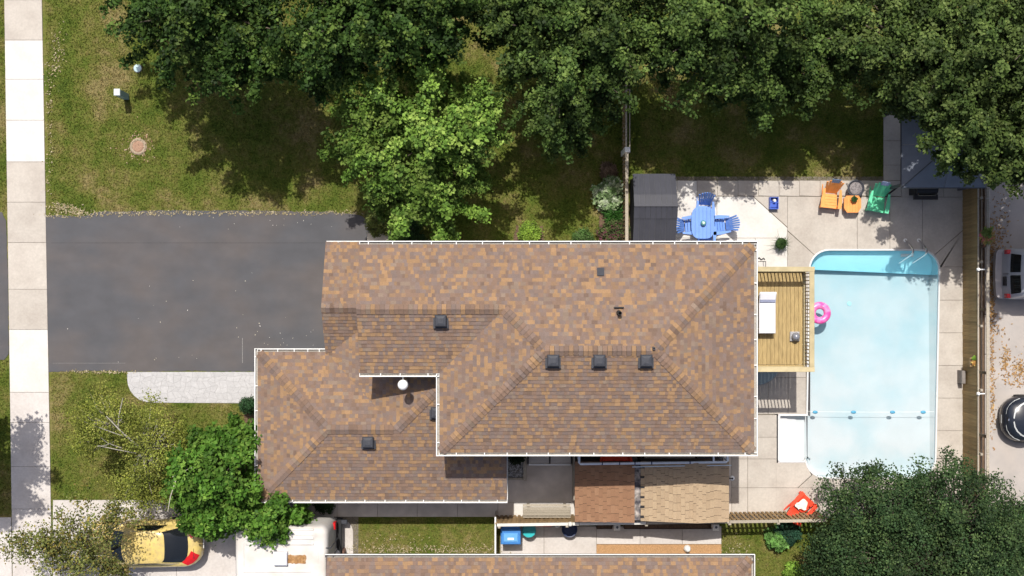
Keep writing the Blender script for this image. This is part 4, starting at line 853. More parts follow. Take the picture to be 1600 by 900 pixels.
part("firebox", MB().bbox(x0 + .04, x1 - .04, y0 + .2, y1, .55, .84, .02), black_plastic, gr); part("cabinet", MB().box(x0 + .08, x1 - .08, y0 + .22, y1 - .04, .04, .549), black_plastic, gr)
lid = MB(); N = 8; lid.loft([[(xx, y0 + .2 + (y1 - y0 - .2) * (.5 - .5 * math.cos(math.pi * i / N)), .842 + .2 * math.sin(math.pi * i / N)) for i in range(N + 1)] for xx in (x0 + .05, x1 - .05)]); part("lid", lid, black_plastic, gr)
part("handle", MB().tube([(x0 + .12, y0 + .2, .95), (x0 + .12, y0 + .15, .96), (x1 - .12, y0 + .15, .96), (x1 - .12, y0 + .2, .95)], .014, 6), chrome, gr); part("control_panel", MB().bbox(x0, x1, y0, y0 + .195, .72, .86, .02), mat("black_enamel", (.03, .028, .028), .4, .1), gr)
um = MB(); um.tube([(*P(1386, 305, .5), .5), (*P(1408, 288, 1.0), 1.0)], .035, 8); solo("folded_umbrella", um, black_plastic, "slim black folded umbrella leaning from the green chair to the gazebo", "umbrella")
# ---------------------------------------------------------------- fences
def copies(name, me, parent, pts, jit=0.0):
    for p in pts: link(name, me, parent, p, random.gauss(0, jit))
bf = thing("board_fence", "tall brown board fence between the pool patio and the parking area", "fence", (17.17, 0, 0))
me = MB().bbox(-.012, .012, -.066, .066, .03, 1.44, .004).mesh("board", wood_fence); y = 8.0; pts = []
while y > -14: pts.append((random.gauss(0, .004), y, random.gauss(0, .006))); y -= .139
copies("board", me, bf, pts, .012)
for z in (.35, 1.2): part("fence_rail", MB().box(17.19, 17.228, -14, 8, z - .045, z + .045), wood_fence, bf)
me = MB().bbox(.0, .09, -.045, .045, 0, 1.56, .01).mesh("post", wood_grey); copies("post", me, bf, [(.06, yy, 0) for yy in np.arange(-13.2, 8, 2.36)])
yy = -13.2
while yy < 7.9: part("cap_rail", MB().bbox(17.148, 17.20, yy + .005, yy + 2.35, 1.455, 1.49, .006), wood_grey, bf); yy += 2.36
nb = thing("rail_fence", "low weathered rail fence running just behind the board fence", "fence", (17.62, 0, 0)); me = MB().bbox(-.05, .05, -.05, .05, 0, 1.25, .01).mesh("post", wood_grey); copies("post", me, nb, [(0, yy, 0) for yy in np.arange(-12.6, 8, 2.36)])
yy = -13.2
while yy < 7.9: part("top_rail", MB().bbox(17.55, 17.66, yy + .005, yy + 2.35, 1.252, 1.30, .01), wood_grey, nb); part("mid_rail", MB().bbox(17.60, 17.64, yy + .0, yy + 2.34, .6, .7, .01), wood_grey, nb); yy += 2.36
def solar(px, py, z, label):
    x, y = P(px, py, z); l = thing("solar_lamp", label, "lamp", (x, y, z), group=None); part("lamp_base", MB().box(-.05, .05, -.05, .05, 0, .03), white_paint, l, False); part("lamp_head", MB().lathe([(.05, .03), (.065, .06), (.05, .1), (.001, .11)], 12), white_paint, l, False); part("arm", MB().box(.051, .25, -.02, .02, .0, .02), white_paint, l, False)
solar(1528, 421, 1.5, "white post cap lamp on the board fence level with the pool top"); solar(1528, 615, 1.5, "white post cap lamp on the board fence level with the dark car"); 
def flower_box(name, px, py, z, label, n, pal, r=.22, box=True, L=.2, green=None):
    x, y = P(px, py, z); t = thing(name, label, "flower planter", (x, y, z)); part("box", MB().bbox(-.1, .1, -L, L, -.16, 0, .01), wood_brown, t, False)
    q = tuft("flowers", x, y, z, r, .16, n, pal, t, w=.03, droop=.2); 
    if green: tuft("foliage", x, y + .16, z + .02, r * .8, .2, 60, green, t, w=.05)
    return t
flower_box("hanging_basket", 1540, 370, 1.35, "yellow and pink flower basket hanging on the fence by the van", 240, [(.26, .24, .06), (.16, .2, .05), (.45, .10, .12), (.40, .22, .08)], .34, green=[(.12, .17, .04)])
flower_box("planter_box", 1520.5, 566, 1.1, "small orange planter box with lime leaves on the board fence", 120, [(.55, .26, .07), (.4, .2, .08), (.5, .4, .12)], .13, L=.17, green=[(.22, .38, .05), (.16, .30, .05)])
mb = MB(); mb.bbox(*[P(1495, 0)[0], P(1501, 0)[0], P(0, 598)[1], P(0, 578)[1], .03, .5], .02); tag(link("pool_skimmer_box", mb.mesh("box", mat("taupe", (.2, .18, .165), .8, .1))), "taupe utility box at the foot of the board fence", "utility box", None, "thing")
# lattice fence left of the shed
lf = thing("lattice_fence", "weathered slatted fence standing between the lawn and the grey shed", "fence", (4.2, 3, 0)); fx = 4.19; ya = P(0, 392, 1.5)[1]; yb = P(0, 236, 1.5)[1]; yc = 9.5
me = MB().bbox(-.01, .01, -.045, .045, .05, 1.42, .004).mesh("slat", wood_brown); pts = []; y = ya + .1
while y < yc: pts.append((0.0, y - 3, 0)); y += .155
copies("slat", me, lf, pts, .15)
part("cap_rail", MB().bbox(fx - .02, fx + .10, ya, yb, 1.43, 1.48, .01), wood_grey, lf); part("cap_rail", MB().bbox(fx - .02, fx + .05, yb + .15, yc, 1.43, 1.48, .01), wood_grey, lf); part("side_rail", MB().bbox(fx + .13, fx + .17, yb + .1, yc, 1.40, 1.44, .01), wood_grey, lf)
for z in (.3, 1.1): part("rail", MB().box(fx + .012, fx + .05, ya, yc, z, z + .08), wood_grey, lf)
part("post", MB().bbox(fx - .04, fx + .16, yb - .04, yb + .15, 0, 1.52, .012), white_paint, lf)
for y in (ya + .05, yb + 2.3, yb + 4.5): part("post", MB().bbox(fx + .05, fx + .13, y, y + .09, 0, 1.42, .012), wood_grey, lf)
# picket fence along the bottom of the patio
pf = thing("picket_fence", "brown picket fence with pale top rail between the patio and the lower neighbour", "fence", (2, -8.65, 0)); pxs = P(776, 0, 1.6)[0]; pxe = P(1268, 0, 1.6)[0]; yf = -8.66; yfe = -8.50
def fy(x): return yf + (yfe - yf) * (x - pxs) / (pxe - pxs)
x = pxs; pts = []
while x < pxe + .6: pts.append((x - 2, fy(x) + 8.65, random.gauss(0, .008))); x += .168
me = MB().bbox(-.05, .05, -.011, .011, .04, 1.62, .004).mesh("picket", wood_brown); copies("picket", me, pf, pts, .03); copies("back_picket", me, pf, [(a + .084, b - .05, c) for a, b, c in pts if a + 2 < P(1140, 0, 1.6)[0]], .02)
for z in (.35, 1.2): part("rail", MB().tube([(pxs, fy(pxs) - .045, z), (pxe + .6, fy(pxe + .6) - .045, z)], .035, 4), wood_brown, pf)
segs = [776, 905, 1010, 1075, 1140, 1216, 1292]
for a, b in zip(segs[:-1], segs[1:]):
    xa, xb = P(a, 0, 1.65)[0] + .01, P(b, 0, 1.65)[0] - .01; mb = MB(); mb.prism([(xa, fy(xa) - .085), (xb, fy(xb) - .085), (xb, fy(xb) + .02), (xa, fy(xa) + .02)], 1.63, 1.67); part("top_rail", mb, cream_paint if a in (776, 905) else wood_grey, pf)
for px in (780, 886, 1010, 1140, 1216): x = P(px, 0, 1.6)[0]; part("post", MB().bbox(x - .05, x + .05, fy(x) - .16, fy(x) - .086, 0, 1.66, .01), wood_grey, pf)
gt = thing("side_gate", "white edged gate panel standing at the left end of the picket fence", "gate", (*P(774.5, 836), 0)); xa, y1 = P(774, 808, 1.4); _, y0 = P(774, 872, 1.4); part("frame", MB().bbox(xa - .03, xa + .03, y0, y1, 1.35, 1.42, .008), white_paint, gt)
for k in range(10): y = y0 + .08 + k * (y1 - y0 - .16) / 9; part("board", MB().box(xa - .01, xa + .01, y - .06, y + .06, .06, 1.348), wood_grey, gt)
# ---------------------------------------------------------------- side yard: bench, sheds, pipes
be = thing("garden_bench", "weathered plank bench on the white slab against the picket fence", "bench", P3(856, 798)); x0, _ = P(817, 0, .45); x1, _ = P(891, 0, .45)
for k, (py, w) in enumerate(((789.5, .075), (794.5, .10), (799, .09))): y = P(0, py, .45)[1]; part("seat_plank", MB().bbox(x0, x1, y - w / 2 - .012, y + w / 2, .42, .455, .006), wood_grey, be)
y = P(0, 804.5, .6)[1]; part("back_plank", MB().bbox(x0, x1, y - .03, y + .07, .56, .60, .006), wood_grey, be); part("back_plank", MB().bbox(x0, x1, y - .07, y - .035, .62, .80, .006), wood_grey, be)
for xx in (x0 + .15, x1 - .25):
    part("leg", MB().box(xx, xx + .1, P(0, 790, .4)[1] - .04, P(0, 790, .4)[1] + .04, .05, .419), wood_grey, be); part("leg", MB().box(xx, xx + .1, y - .032, y + .03, .05, .559), wood_grey, be)
def shed_roof(name, label, zs, ys, tintf, xsplit, wallm, group=None):
    t = thing(name, label, "shed", ((xsplit[0] + xsplit[-1]) / 2, (ys[0] + ys[1]) / 2, 0)); part("wall", MB().box(xsplit[0] + .1, xsplit[-1] - .1, ys[0] + .08, ys[1] - .08, .03, min(zs) - .02), wallm, t); dkk = []; tabs = []
    for i in range(len(zs) - 1):
        xa, xb, za, zb = xsplit[i], xsplit[i + 1], zs[i], zs[i + 1]; dkk.append([(xa, ys[0], za), (xb, ys[0], zb), (xb, ys[1], zb), (xa, ys[1], za)]); up = zb > za; p = abs(zb - za) / (xb - xa)
        tabs += shingle_tabs((xa if up else xb, ys[0], za if up else zb), (1, 0) if up else (-1, 0), p, [[(xa, ys[0]), (xb, ys[0]), (xb, ys[1]), (xa, ys[1])]], .145, (.30, .30), tintf, .013, .012, .014)
    rf = deck(dkk, t); lay(tabs, rf, shed_shingle, 200); return t
ysd = (P(0, 815.5, 2.1)[1], P(0, 722, 2.2)[1])
redt = lambda: sc3(random.choice(((.26, .145, .085), (.245, .135, .08), (.272, .155, .092))), random.uniform(.95, 1.05))
tant = lambda: sc3(random.choice(((.37, .275, .18), (.355, .262, .17), (.385, .288, .188))), random.uniform(.96, 1.04))
shed_roof("garden_shed", "garden shed with a plain reddish brown roof beside the bench", [2.08, 2.24], ysd, redt, [P(898, 0, 2.08)[0], P(991.5, 0, 2.24)[0]], wood_dark)
shed_roof("garden_shed", "garden shed with a sandy tan shingle roof beside the pale patio slabs", [2.06, 2.48, 2.24], (ysd[0] + .03, ysd[1] + .01), tant, [P(1001, 0, 2.06)[0], P(1088, 0, 2.48)[0], P(1139, 0, 2.24)[0]], wood_dark)
vs = thing("valley_flashing", "dark tarred strip with ragged shingle tabs between the two shed roofs", "roof strip", (*P(997, 770), 0)); xa, xb = P(991.5, 0, 2.1)[0], P(1001.5, 0, 2.1)[0]; felt = mat("tar_felt", (.07, .065, .075), .85, .5, 9, .3, col2=(.36, .32, .29), scale2=4, amt2=.9)
part("felt_strip", MB().box(xa + .005, xb - .005, ysd[0] + .05, ysd[1] - .05, 2.0, 2.055), felt, vs); y = ysd[0] + .15
while y < ysd[1] - .2: part("tab", MB().bbox(xb - .03, xb + random.uniform(.09, .16), y, y + random.uniform(.06, .10), 2.115, 2.135, .006), black_plastic, vs); y += .36
# white pipe frame over the gap beside the house
pi = thing("pipe_frame", "long white pipe frame held over the gap between house wall and sheds", "pipe frame", (*P(1020, 722), 0)); zp_ = 2.45; wpipe = mat("white_pipe", (.62, .66, .72), .35, .06)
xa, ya_ = P(905, 725, zp_); xb, yb_ = P(1137, 722, zp_); part("pipe", MB().tube([(xa, ya_ + .34, zp_), (xa, ya_ + .05, zp_), (xa + .05, ya_, zp_), (xb - .05, yb_, zp_), (xb, yb_ + .05, zp_), (xb - .02, yb_ + .4, zp_)], .045, 10), wpipe, pi, smooth=True)
part("strut", MB().tube([(P(1115, 0, zp_)[0], yb_, zp_), (P(1115, 0, zp_)[0], yb_ + .4, zp_)], .035, 8), wpipe, pi)
for px in (941, 968, 992, 1018, 1078): x = P(px, 0, zp_)[0]; part("clamp", MB().lathe([(.052, -.02), (.055, 0), (.052, .02)], 10, (x, ya_ + (yb_ - ya_) * (x - xa) / (xb - xa), zp_), Matrix.Rotation(R(90), 4, 'Y')), mat("navy_band", (.03, .045, .12), .6, .1), pi)
for px in (905, 1137): x = P(px, 0, zp_)[0]; part("post", MB().tube([(x, ya_ + .1, .03), (x, ya_ + .1, zp_ - .03)], .03, 8), wpipe, pi)
pl = MB(); pl.tube([(*P(988, 729.5, 2.4), 2.4), (*P(1060, 728, 2.4), 2.4), (*P(1143, 727, 2.4), 2.4)], .02, 8); solo("skimmer_pole", pl, mat("pale_pole", (.55, .62, .68), .35, .05), "thin pale skimmer pole lying alongside the white pipe frame", "pole")
tub = MB(); x, y = P(963, 722, 1.6); tub.lathe([(.30, 1.25), (.52, 1.35), (.60, 1.5), (.60, 1.56), (.54, 1.56), (.45, 1.40), (.001, 1.36)], 26, (x, y, 0)); solo("red_tub", tub, red, "bright red round tub in the dark gap behind the white pipe", "tub", smooth=True)
mb = MB(); x0, y0 = P(911, 721, .9); x1, y1 = P(957, 700, .9); mb.bbox(x0, x1, y0 - .0, y1, .03, .95, .03); cbn = tag(link("storage_chest", mb.mesh("chest", black_plastic)), "black storage chest in the shade between the house and the brown shed", "chest", None, "thing")
part("lid", MB().bbox(x0 - .02, x1 + .02, y0 - .02, y1 + .02, .952, 1.0, .015), black_plastic, cbn); part("handle", MB().box((x0 + x1) / 2 - .12, (x0 + x1) / 2 + .12, y0 - .05, y0 - .021, .9, .93), vent_metal, cbn)
ld = thing("pallet_boards", "pale boards stacked flat in the gap beside the tan shed", "boards", (*P(1045, 716), 0))
for k in range(3): x0, y0 = P(1007, 719 - k * 4.2, .8); x1, _ = P(1086, 0, .8); part("board", MB().bbox(x0, x1, y0 - .05, y0 + .04, .74, .78, .006), wood_grey, ld)
for px in (1015, 1075): x, y = P(px, 714, .7); part("trestle", MB().box(x - .04, x + .04, y - .15, y + .2, .03, .738), wood_grey, ld)
b1 = MB(); x0, y0 = P(1087, 720, .7); x1, y1 = P(1130, 706, .7); b1.bbox(x0, x1, y0, y1, .03, .75, .03); bb_ = tag(link("pump_box", b1.mesh("pump_box", black_plastic)), "black pump housing at the pool end of the narrow gap", "pump box", None, "thing"); part("lid", MB().bbox(x0 + .05, x1 - .05, y0 + .05, y1 - .05, .752, .79, .01), dark_metal, bb_)
# gravel planter, white rail gate
pr = thing("gravel_planter", "gravel filled planter edged with weathered boards beside the house wall", "planter", P3(808, 730)); x0, y0 = P(793, 749); x1, y1 = P(820, 700)
part("edge_board", MB().bbox(P(817.5, 0, .3)[0], P(822.5, 0, .3)[0], P(0, 751, .3)[1], y1, .03, .34, .01), wood_grey, pr); part("edge_board", MB().bbox(x0, P(817, 0, .3)[0], P(0, 750, .3)[1], P(0, 747, .3)[1], .03, .30, .01), wood_grey, pr)
part("soil", MB().box(x0, x1 - .02, y0 + .02, y1, .03, .2), joint_mat, pr)
N = 900; c = np.stack([rng.uniform(x0, x1 - .06, N), rng.uniform(y0 + .06, y1, N), rng.uniform(.2, .24, N)], 1); v = np.zeros((N, 4, 3)); s = rng.uniform(.015, .035, (N, 1)); a = rng.uniform(0, 6.28, N)
for k in range(4): v[:, k] = c + np.stack([np.cos(a + k * 1.57), np.sin(a + k * 1.57), rng.uniform(-.3, .5, N)], 1) * s
stuff(bulk("gravel", v, 4, np.repeat(rng.uniform(.12, .5, (N, 1)), 3, 1) * [1, .98, .95], litter_mat, pr))
tuft("shrub", *P(807, 712), .2, .3, .35, 500, [(.012, .022, .01), (.02, .035, .015)], pr, w=.04)
wg = thing("rail_gate", "low white railed gate with two grey panels lying by the gravel planter", "gate", P3(860, 722)); za = .55
xa, y_ = P(826, 726, za); xb, _ = P(892, 726, za); part("front_rail", MB().bbox(xa, xb, y_ - .03, y_ + .03, za - .03, za + .03, .01), white_paint, wg)
for px in (825, 859, 893): x = P(px, 0, za)[0]; part("side_rail", MB().bbox(x - .03, x + .03, y_ + .031, y_ + .7, za - .03, za + .02, .008), black_plastic, wg); part("post", MB().box(x - .03, x + .03, y_ - .03, y_ + .03, .03, za - .031), wood_grey, wg)
for a, b in ((826.5, 858), (860, 892)): part("panel", MB().bbox(P(a, 0, za)[0], P(b, 0, za)[0], y_ + .04, y_ + .7, za - .06, za - .035, .005), concrete_grey, wg)
for px in (895.5, 898.5): x = P(px, 0, .8)[0]; y0 = P(0, 780, .8)[1]
mb = MB(); mb.bbox(P(896.2, 0, 1)[0], P(898.6, 0, 1)[0], P(0, 782, 1)[1], P(0, 712, 1)[1], .03, 1.0, .01); tag(link("divider_panel", mb.mesh("panel", wood_grey)), "thin weathered divider panel standing against the brown shed", "panel", None, "thing")
st_ = thing("flood_lamp", "small white round lamp on the corner of the tan shed", "lamp", (*P(1144, 747, 2.1), 2.1)); part("lamp_head", MB().lathe([(.02, -.08), (.085, -.05), (.09, .02), (.06, .05), (.001, .055)], 16), white_paint, st_, False, smooth=True); part("bracket", MB().box(-.17, -.0, -.02, .02, .056, .075), black_plastic, st_, False); part("sensor", MB().box(-.03, .02, -.03, .03, .076, .10), black_plastic, st_, False)
# ---------------------------------------------------------------- lower neighbour's yard
wb = thing("wheelie_bin", "blue wheeled recycling bin in the corner of the lower yard", "bin", P3(798, 838)); bl = mat("bin_blue", (.045, .19, .50), .45, .06, 6, .03); x0, y0 = P(783, 850, 1.0); x1, y1 = P(813, 822, 1.0)
part("body", MB().loft([[(x0 + a, y0 + a, z), (x1 - a, y0 + a, z), (x1 - a, y1 - a * .4, z), (x0 + a, y1 - a * .4, z)] for a, z in ((.12, .06), (.02, .96))]), bl, wb); part("lid", MB().bbox(x0 - .015, x1 + .015, y0 - .02, y1 - .1, .965, 1.02, .03), bl, wb); part("lid_panel", MB().bbox(x0 + .09, x1 - .09, y0 + .08, y1 - .26, 1.021, 1.045, .02), mat("bin_light", (.12, .34, .68), .4, .06), wb)
part("handle", MB().tube([(x0 + .06, y1 - .08, .93), (x0 + .06, y1, .98), (x1 - .06, y1, .98), (x1 - .06, y1 - .08, .93)], .018, 6), bl, wb); part("label_plate", MB().box(x0 + .24, x1 - .24, y0 + .16, y0 + .24, 1.046, 1.05), white_paint, wb)
for xx in (x0 + .08, x1 - .12): part("wheel", MB().lathe([(.1, -.025), (.11, 0), (.1, .025)], 12, (xx, y1 - .06, .11), Matrix.Rotation(R(90), 4, 'Y')), rubber, wb)
tbn = thing("round_bin", "teal round bin with a lighter lid flap beside the blue bin", "bin", P3(826, 834)); x, y = P(826.5, 829, .6); te = mat("teal_plastic", (.03, .30, .33), .4, .05, 6, .02); part("body", MB().lathe([(.2, .03), (.25, .58), (.27, .60), (.26, .63), (.001, .64)], 22, (x, y, 0)), te, tbn, smooth=True); part("flap", MB().prism([(x + .245 * math.cos(R(a)), y + .245 * math.sin(R(a))) for a in range(195, 361, 15)], .642, .665), mat("teal_light", (.035, .42, .44), .35, .05), tbn)
nv = MB(); x, y = P(890, 828, .5); nv.lathe([(.20, .03), (.28, .40), (.30, .42), (.29, .47), (.25, .46), (.22, .40), (.001, .40)], 22, (x, y, 0)); solo("navy_pot", nv, mat("navy_glaze", (.018, .03, .085), .4, .15), "round navy blue pot below the picket fence", "pot", smooth=True)
pk = MB(); pk.bbox(P(838, 0, .5)[0], P(862, 0, .5)[0], P(0, 823.5, .5)[1], P(0, 818, .5)[1], .4, .5, .02); solo("pink_board", pk, mat("coral_paint", (.62, .20, .17), .6, .08), "coral pink board propped behind the picket fence rail", "board")
def ball_lamp(px, py, z, r, label):
    x, y = P(px, py, z); t = thing("post_lamp", label, "lamp", (x, y, z)); part("globe", MB().lathe([(.001, -r), (r * .7, -r * .7), (r, 0), (r * .7, r * .7), (.001, r)], 16), cream_paint, t, False, smooth=True); part("stem", MB().tube([(0, 0, -z + .03), (0, 0, -r)], .025, 6), white_paint, t, False)
ball_lamp(891, 819, 1.75, .09, "white ball lamp on a stem above the navy pot"); ball_lamp(871, 821, 1.2, .1, "cream ball lamp between the pink board and the navy pot")
for px0, px1, lb in ((932, 957, "short dark brown trough below the picket fence beside the navy pot"), (975, 1112, "long dark brown trough between two square white posts")):
    t = thing("planter_trough", lb, "planter", P3((px0 + px1) / 2, 823)); x0, y0 = P(px0, 826.5, .5); x1, y1 = P(px1, 818, .5)
    for a, b, c, d_ in ((x0, x1, y0, y0 + .03), (x0, x1, y1 - .03, y1), (x0, x0 + .03, y0 + .031, y1 - .031), (x1 - .03, x1, y0 + .031, y1 - .031)): part("plank", MB().box(a, b, c, d_, .03, .52), wood_dark, t)
    part("soil", MB().box(x0 + .031, x1 - .031, y0 + .031, y1 - .031, .03, .46), soil, t)
for px, lb in ((964.5, "square cream post cap beside the short brown trough"), (1119, "square cream post cap at the far end of the long brown trough")):
    x, y = P(px, 824, 1.1); t = thing("gate_post", lb, "post", (x, y, 0)); part("shaft", MB().box(-.09, .09, -.09, .09, .02, 1.06), cream_paint, t, False); part("cap", MB().bbox(-.12, .12, -.13, .11, 1.061, 1.1, .02), cream_paint, t, False); part("knob", MB().lathe([(.05, 1.1), (.045, 1.13), (.001, 1.135)], 10), dark_metal, t, False)
mb = MB(); x, y = P(1075, 859, .3); mb.lathe([(.12, .03), (.14, .12), (.10, .24), (.05, .30), (.07, .36), (.001, .42)], 14, (x, y, 0)); solo("garden_statue", mb, white_paint, "small white garden ornament on the orange mulch", "ornament", smooth=True)
# ---------------------------------------------------------------- front lawn bits
pe = thing("utility_pedestal", "square pale blue utility pedestal standing on the upper left lawn", "pedestal", P3(198, 151)); x, y = P(197.5, 151); pm = mat("pedestal_blue", (.30, .42, .45), .5, .06, 4, .03); part("shaft", MB().box(x - .1, x + .1, y - .12, y + .1, 0, 1.02), pm, pe); part("cap", MB().bbox(x - .115, x + .115, y - .135, y + .115, 1.021, 1.09, .03), mat("cap_white", (.72, .78, .8), .4, .03), pe)
x, y = P(215.5, 107); mb = MB(); mb.lathe([(.15, 0), (.15, .05), (.13, .065), (.001, .07)], 20, (x, y, 0)); vl = solo("valve_cover", mb, mat("valve_blue", (.42, .56, .58), .5, .06), "small round pale blue cover set in the upper left lawn", "valve cover"); part("rim", MB().lathe([(.152, 0), (.175, .0), (.17, .035), (.152, .04)], 20, (x, y, 0)), joint_mat, vl)
x, y = P(216, 229); mb = MB(); mb.lathe([(.22, .0), (.21, .03), (.16, .045), (.001, .035)], 24, (x, y, 0)); mn = solo("earth_ring", mb, mat("red_earth", (.33, .205, .14), .95, .25, 20, .6), "round patch of reddish bare earth with a pale rim on the lawn", "earth patch"); 
part("rim", MB().lathe([(.205, .01), (.27, .045), (.33, .0)], 24, (x, y, 0)), mat("pale_earth", (.36, .29, .21), .95, .3, 25, .6), mn)
b_ = MB(); b_.box(P(83, 0)[0], P(196, 0)[0], P(0, 567.6)[1], P(0, 567.2)[1], .015, .0235); solo("chalk_line", b_, mat("chalk", (.22, .215, .21), .9, .3, 30, 0), "faint pale straight line along the lower edge of the driveway", "line")
b_ = MB(); b_.box(P(80, 0)[0], P(512, 0)[0], P(0, 379.8)[1], P(0, 379.3)[1], .015, .0225); struct("asphalt_seam", b_, mat("seam", (.05, .048, .05), .95, .4, 9, 0))

b_ = MB(); b_.box(P(378.6, 0)[0], P(379.5, 0)[0], P(0, 567)[1], P(0, 528)[1], .015, .0232); solo("chalk_line", b_, MATS["chalk"], "short pale streak running up the driveway near the garage wing corner", "line")
# ---------------------------------------------------------------- vehicles
def rring(x0, x1, hw, rf, rr, z, crown=0.0, ne=6, nc=5, ns=10, front_bow=0.0, rear_bow=0.0):
    """rounded outline, front at +x: edges front, left, rear, right with their corners between; fixed point count"""
    pts = []
    rf = min(rf, hw * .98); rr = min(rr, hw * .98)
    def bow(y, b): return b * (1 - (y / hw) ** 2)
    for i in range(ne): y = -(hw - rf) + 2 * (hw - rf) * i / (ne - 1); pts.append((x1 + bow(y, front_bow), y))
    for i in range(1, nc): a = R(90 * i / nc); pts.append((x1 - rf + rf * math.cos(a) + bow(hw - rf, front_bow) * math.cos(a), hw - rf + rf * math.sin(a)))
    for i in range(ns): pts.append((x1 - rf + (x0 + rr - x1 + rf) * i / (ns - 1), hw))
    for i in range(1, nc): a = R(90 + 90 * i / nc); pts.append((x0 + rr + rr * math.cos(a) + bow(hw - rr, rear_bow) * math.cos(a), hw - rr + rr * math.sin(a)))
    for i in range(ne): y = (hw - rr) - 2 * (hw - rr) * i / (ne - 1); pts.append((x0 - bow(y, rear_bow), y))
    for i in range(1, nc): a = R(180 + 90 * i / nc); pts.append((x0 + rr + rr * math.cos(a) + bow(hw - rr, rear_bow) * math.cos(a), -hw + rr + rr * math.sin(a)))
    for i in range(ns): pts.append((x0 + rr + (x1 - rf - x0 - rr) * i / (ns - 1), -hw))
    for i in range(1, nc): a = R(270 + 90 * i / nc); pts.append((x1 - rf + rf * math.cos(a) + bow(hw - rf, front_bow) * math.cos(a), -hw + rf + rf * math.sin(a)))
    return [Vector((x, y, z + crown * (1 - (y / hw) ** 2))) for x, y in pts]
NE_, NC_, NS_ = 6, 5, 10
IF = (0, NE_ - 1); IL = (NE_ + NC_ - 1, NE_ + NC_ - 1 + NS_ - 1); IR_ = (NE_ + NC_ - 1 + NS_ + NC_ - 1, NE_ + NC_ - 1 + NS_ + NC_ - 1 + NE_ - 1); IRT = (IR_[1] + NC_, IR_[1] + NC_ + NS_ - 1); NT = IRT[1] + NC_
def patch(ra, rb, i0, i1, f0, f1, off=.006, rows=3):
    mb = MB(); idx = [i % NT for i in range(i0, i1 + 1)]; vs = []
    c = sum((Vector(p) for p in ra), Vector()) / len(ra)
    for r in range(rows + 1):
        f = f0 + (f1 - f0) * r / rows
        for i in idx:
            p = ra[i].lerp(rb[i], f); nrm = Vector((p.x - c.x, p.y - c.y, 0)).normalized() * .6 + Vector((0, 0, .8)); vs.append(p + nrm * off)
    w = len(idx); return mb.add(vs, [(r * w + k, r * w + k + 1, (r + 1) * w + k + 1, (r + 1) * w + k) for r in range(rows) for k in range(w - 1)])
def wheel(parent, x, y, r=.32, w=.2):
    M = Matrix.Rotation(R(90), 4, 'X'); t = part("wheel", MB().lathe([(r * .6, -w / 2), (r * .96, -w / 2), (r, -w * .3), (r, w * .3), (r * .96, w / 2), (r * .6, w / 2)], 22, (x, y, r), M), rubber, parent, False, smooth=True)
    part("rim", MB().lathe([(r * .62, -w * .42), (r * .3, -w * .46), (.001, -w * .46)], 14, (x, y, r), M), mat("alloy", (.4, .4, .42), .3, 0, 5, 0, metallic=1), t, False); part("rim", MB().lathe([(r * .62, w * .42), (r * .3, w * .46), (.001, w * .46)], 14, (x, y, r), M), MATS["alloy"], t, False)
tail_m = mat("tail_lens", (.55, .012, .015), .2, .1, 30, 0, spec=.6); head_m = mat("head_lens", (.6, .62, .62), .12, .05, 20, 0, spec=.7)
# yellow coupe (front points left)
cp_m = mat("yellow_paint", (.62, .47, .15), .32, .06, 3, 0, spec=.5, coat=.6, col2=(.46, .36, .16), scale2=7, amt2=.6); HW = .89
cy_ = thing("parked_car", "yellow coupe with a dark rear window half hidden under the trees", "car", (0, 0, 0)); xr, yc_ = P(313, 850, .7); cy_.location = (xr - 2.1, yc_, .035); cy_.rotation_euler = (0, 0, R(180 + 1.2)); WM[cy_.name] = Matrix.Translation(cy_.location) @ Matrix.Rotation(R(181.2), 4, 'Z')
LV = [(.16, .10, .10), (.28, .02, .03), (.52, 0, 0), (.70, .015, .02), (.80, .06, .06), (.86, .13, .17), (.89, .24, .34), (.91, .40, .60)]
rb_ = [rring(-2.1 + i2, 2.1 - i2 * 1.2, HW - i1, .62, .60, z, .05 if k > 4 else 0, front_bow=.12, rear_bow=.10) for k, (z, i1, i2) in enumerate(LV)]
part("body", MB().loft(rb_), cp_m, cy_, False, smooth=True)
g0r = rring(-1.66, 1.0, HW - .13, .42, .50, .84, .05, front_bow=.22, rear_bow=.16); g1r = rring(-.86, .18, HW - .30, .14, .2, 1.27, .04, front_bow=.10, rear_bow=.05); g2r = rring(-.78, .10, HW - .42, .12, .18, 1.31, .04, front_bow=.08); gm_ = [a.lerp(b, .55) + Vector((0, 0, .045)) for a, b in zip(g0r, g1r)]
part("cabin", MB().loft([g0r, gm_, g1r, g2r], False), cp_m, cy_, False, smooth=True)
part("windshield", patch(g0r, gm_, IF[0] - 2, IF[1] + 2, .12, 1.0), glass_dark, cy_, False, smooth=True)
def patch2(a, b, c, i0, i1, f0, f1, off=.008):
    m = MB(); idx = [i % NT for i in range(i0, i1 + 1)]; vs = []; rows = 6
    for r in range(rows + 1):
        f = f0 + (f1 - f0) * r / rows
        for i in idx: p = a[i].lerp(b[i], f * 2) if f < .5 else b[i].lerp(c[i], f * 2 - 1); vs.append(p + Vector((-.004, 0, off)))
    w = len(idx); return m.add(vs, [(r * w + k, r * w + k + 1, (r + 1) * w + k + 1, (r + 1) * w + k) for r in range(rows) for k in range(w - 1)])
part("rear_window", patch2(g0r, gm_, g1r, IR_[0] - 3, IR_[1] + 3, .10, .96, .010), glass_dark, cy_, False, smooth=True)
part("side_window", patch2(g0r, gm_, g1r, IL[0] + 1, IL[1] - 1, .12, .86, .004), glass_dark, cy_, False); part("side_window", patch2(g0r, gm_, g1r, IRT[0] + 1, IRT[1] - 1, .12, .86, .004), glass_dark, cy_, False)
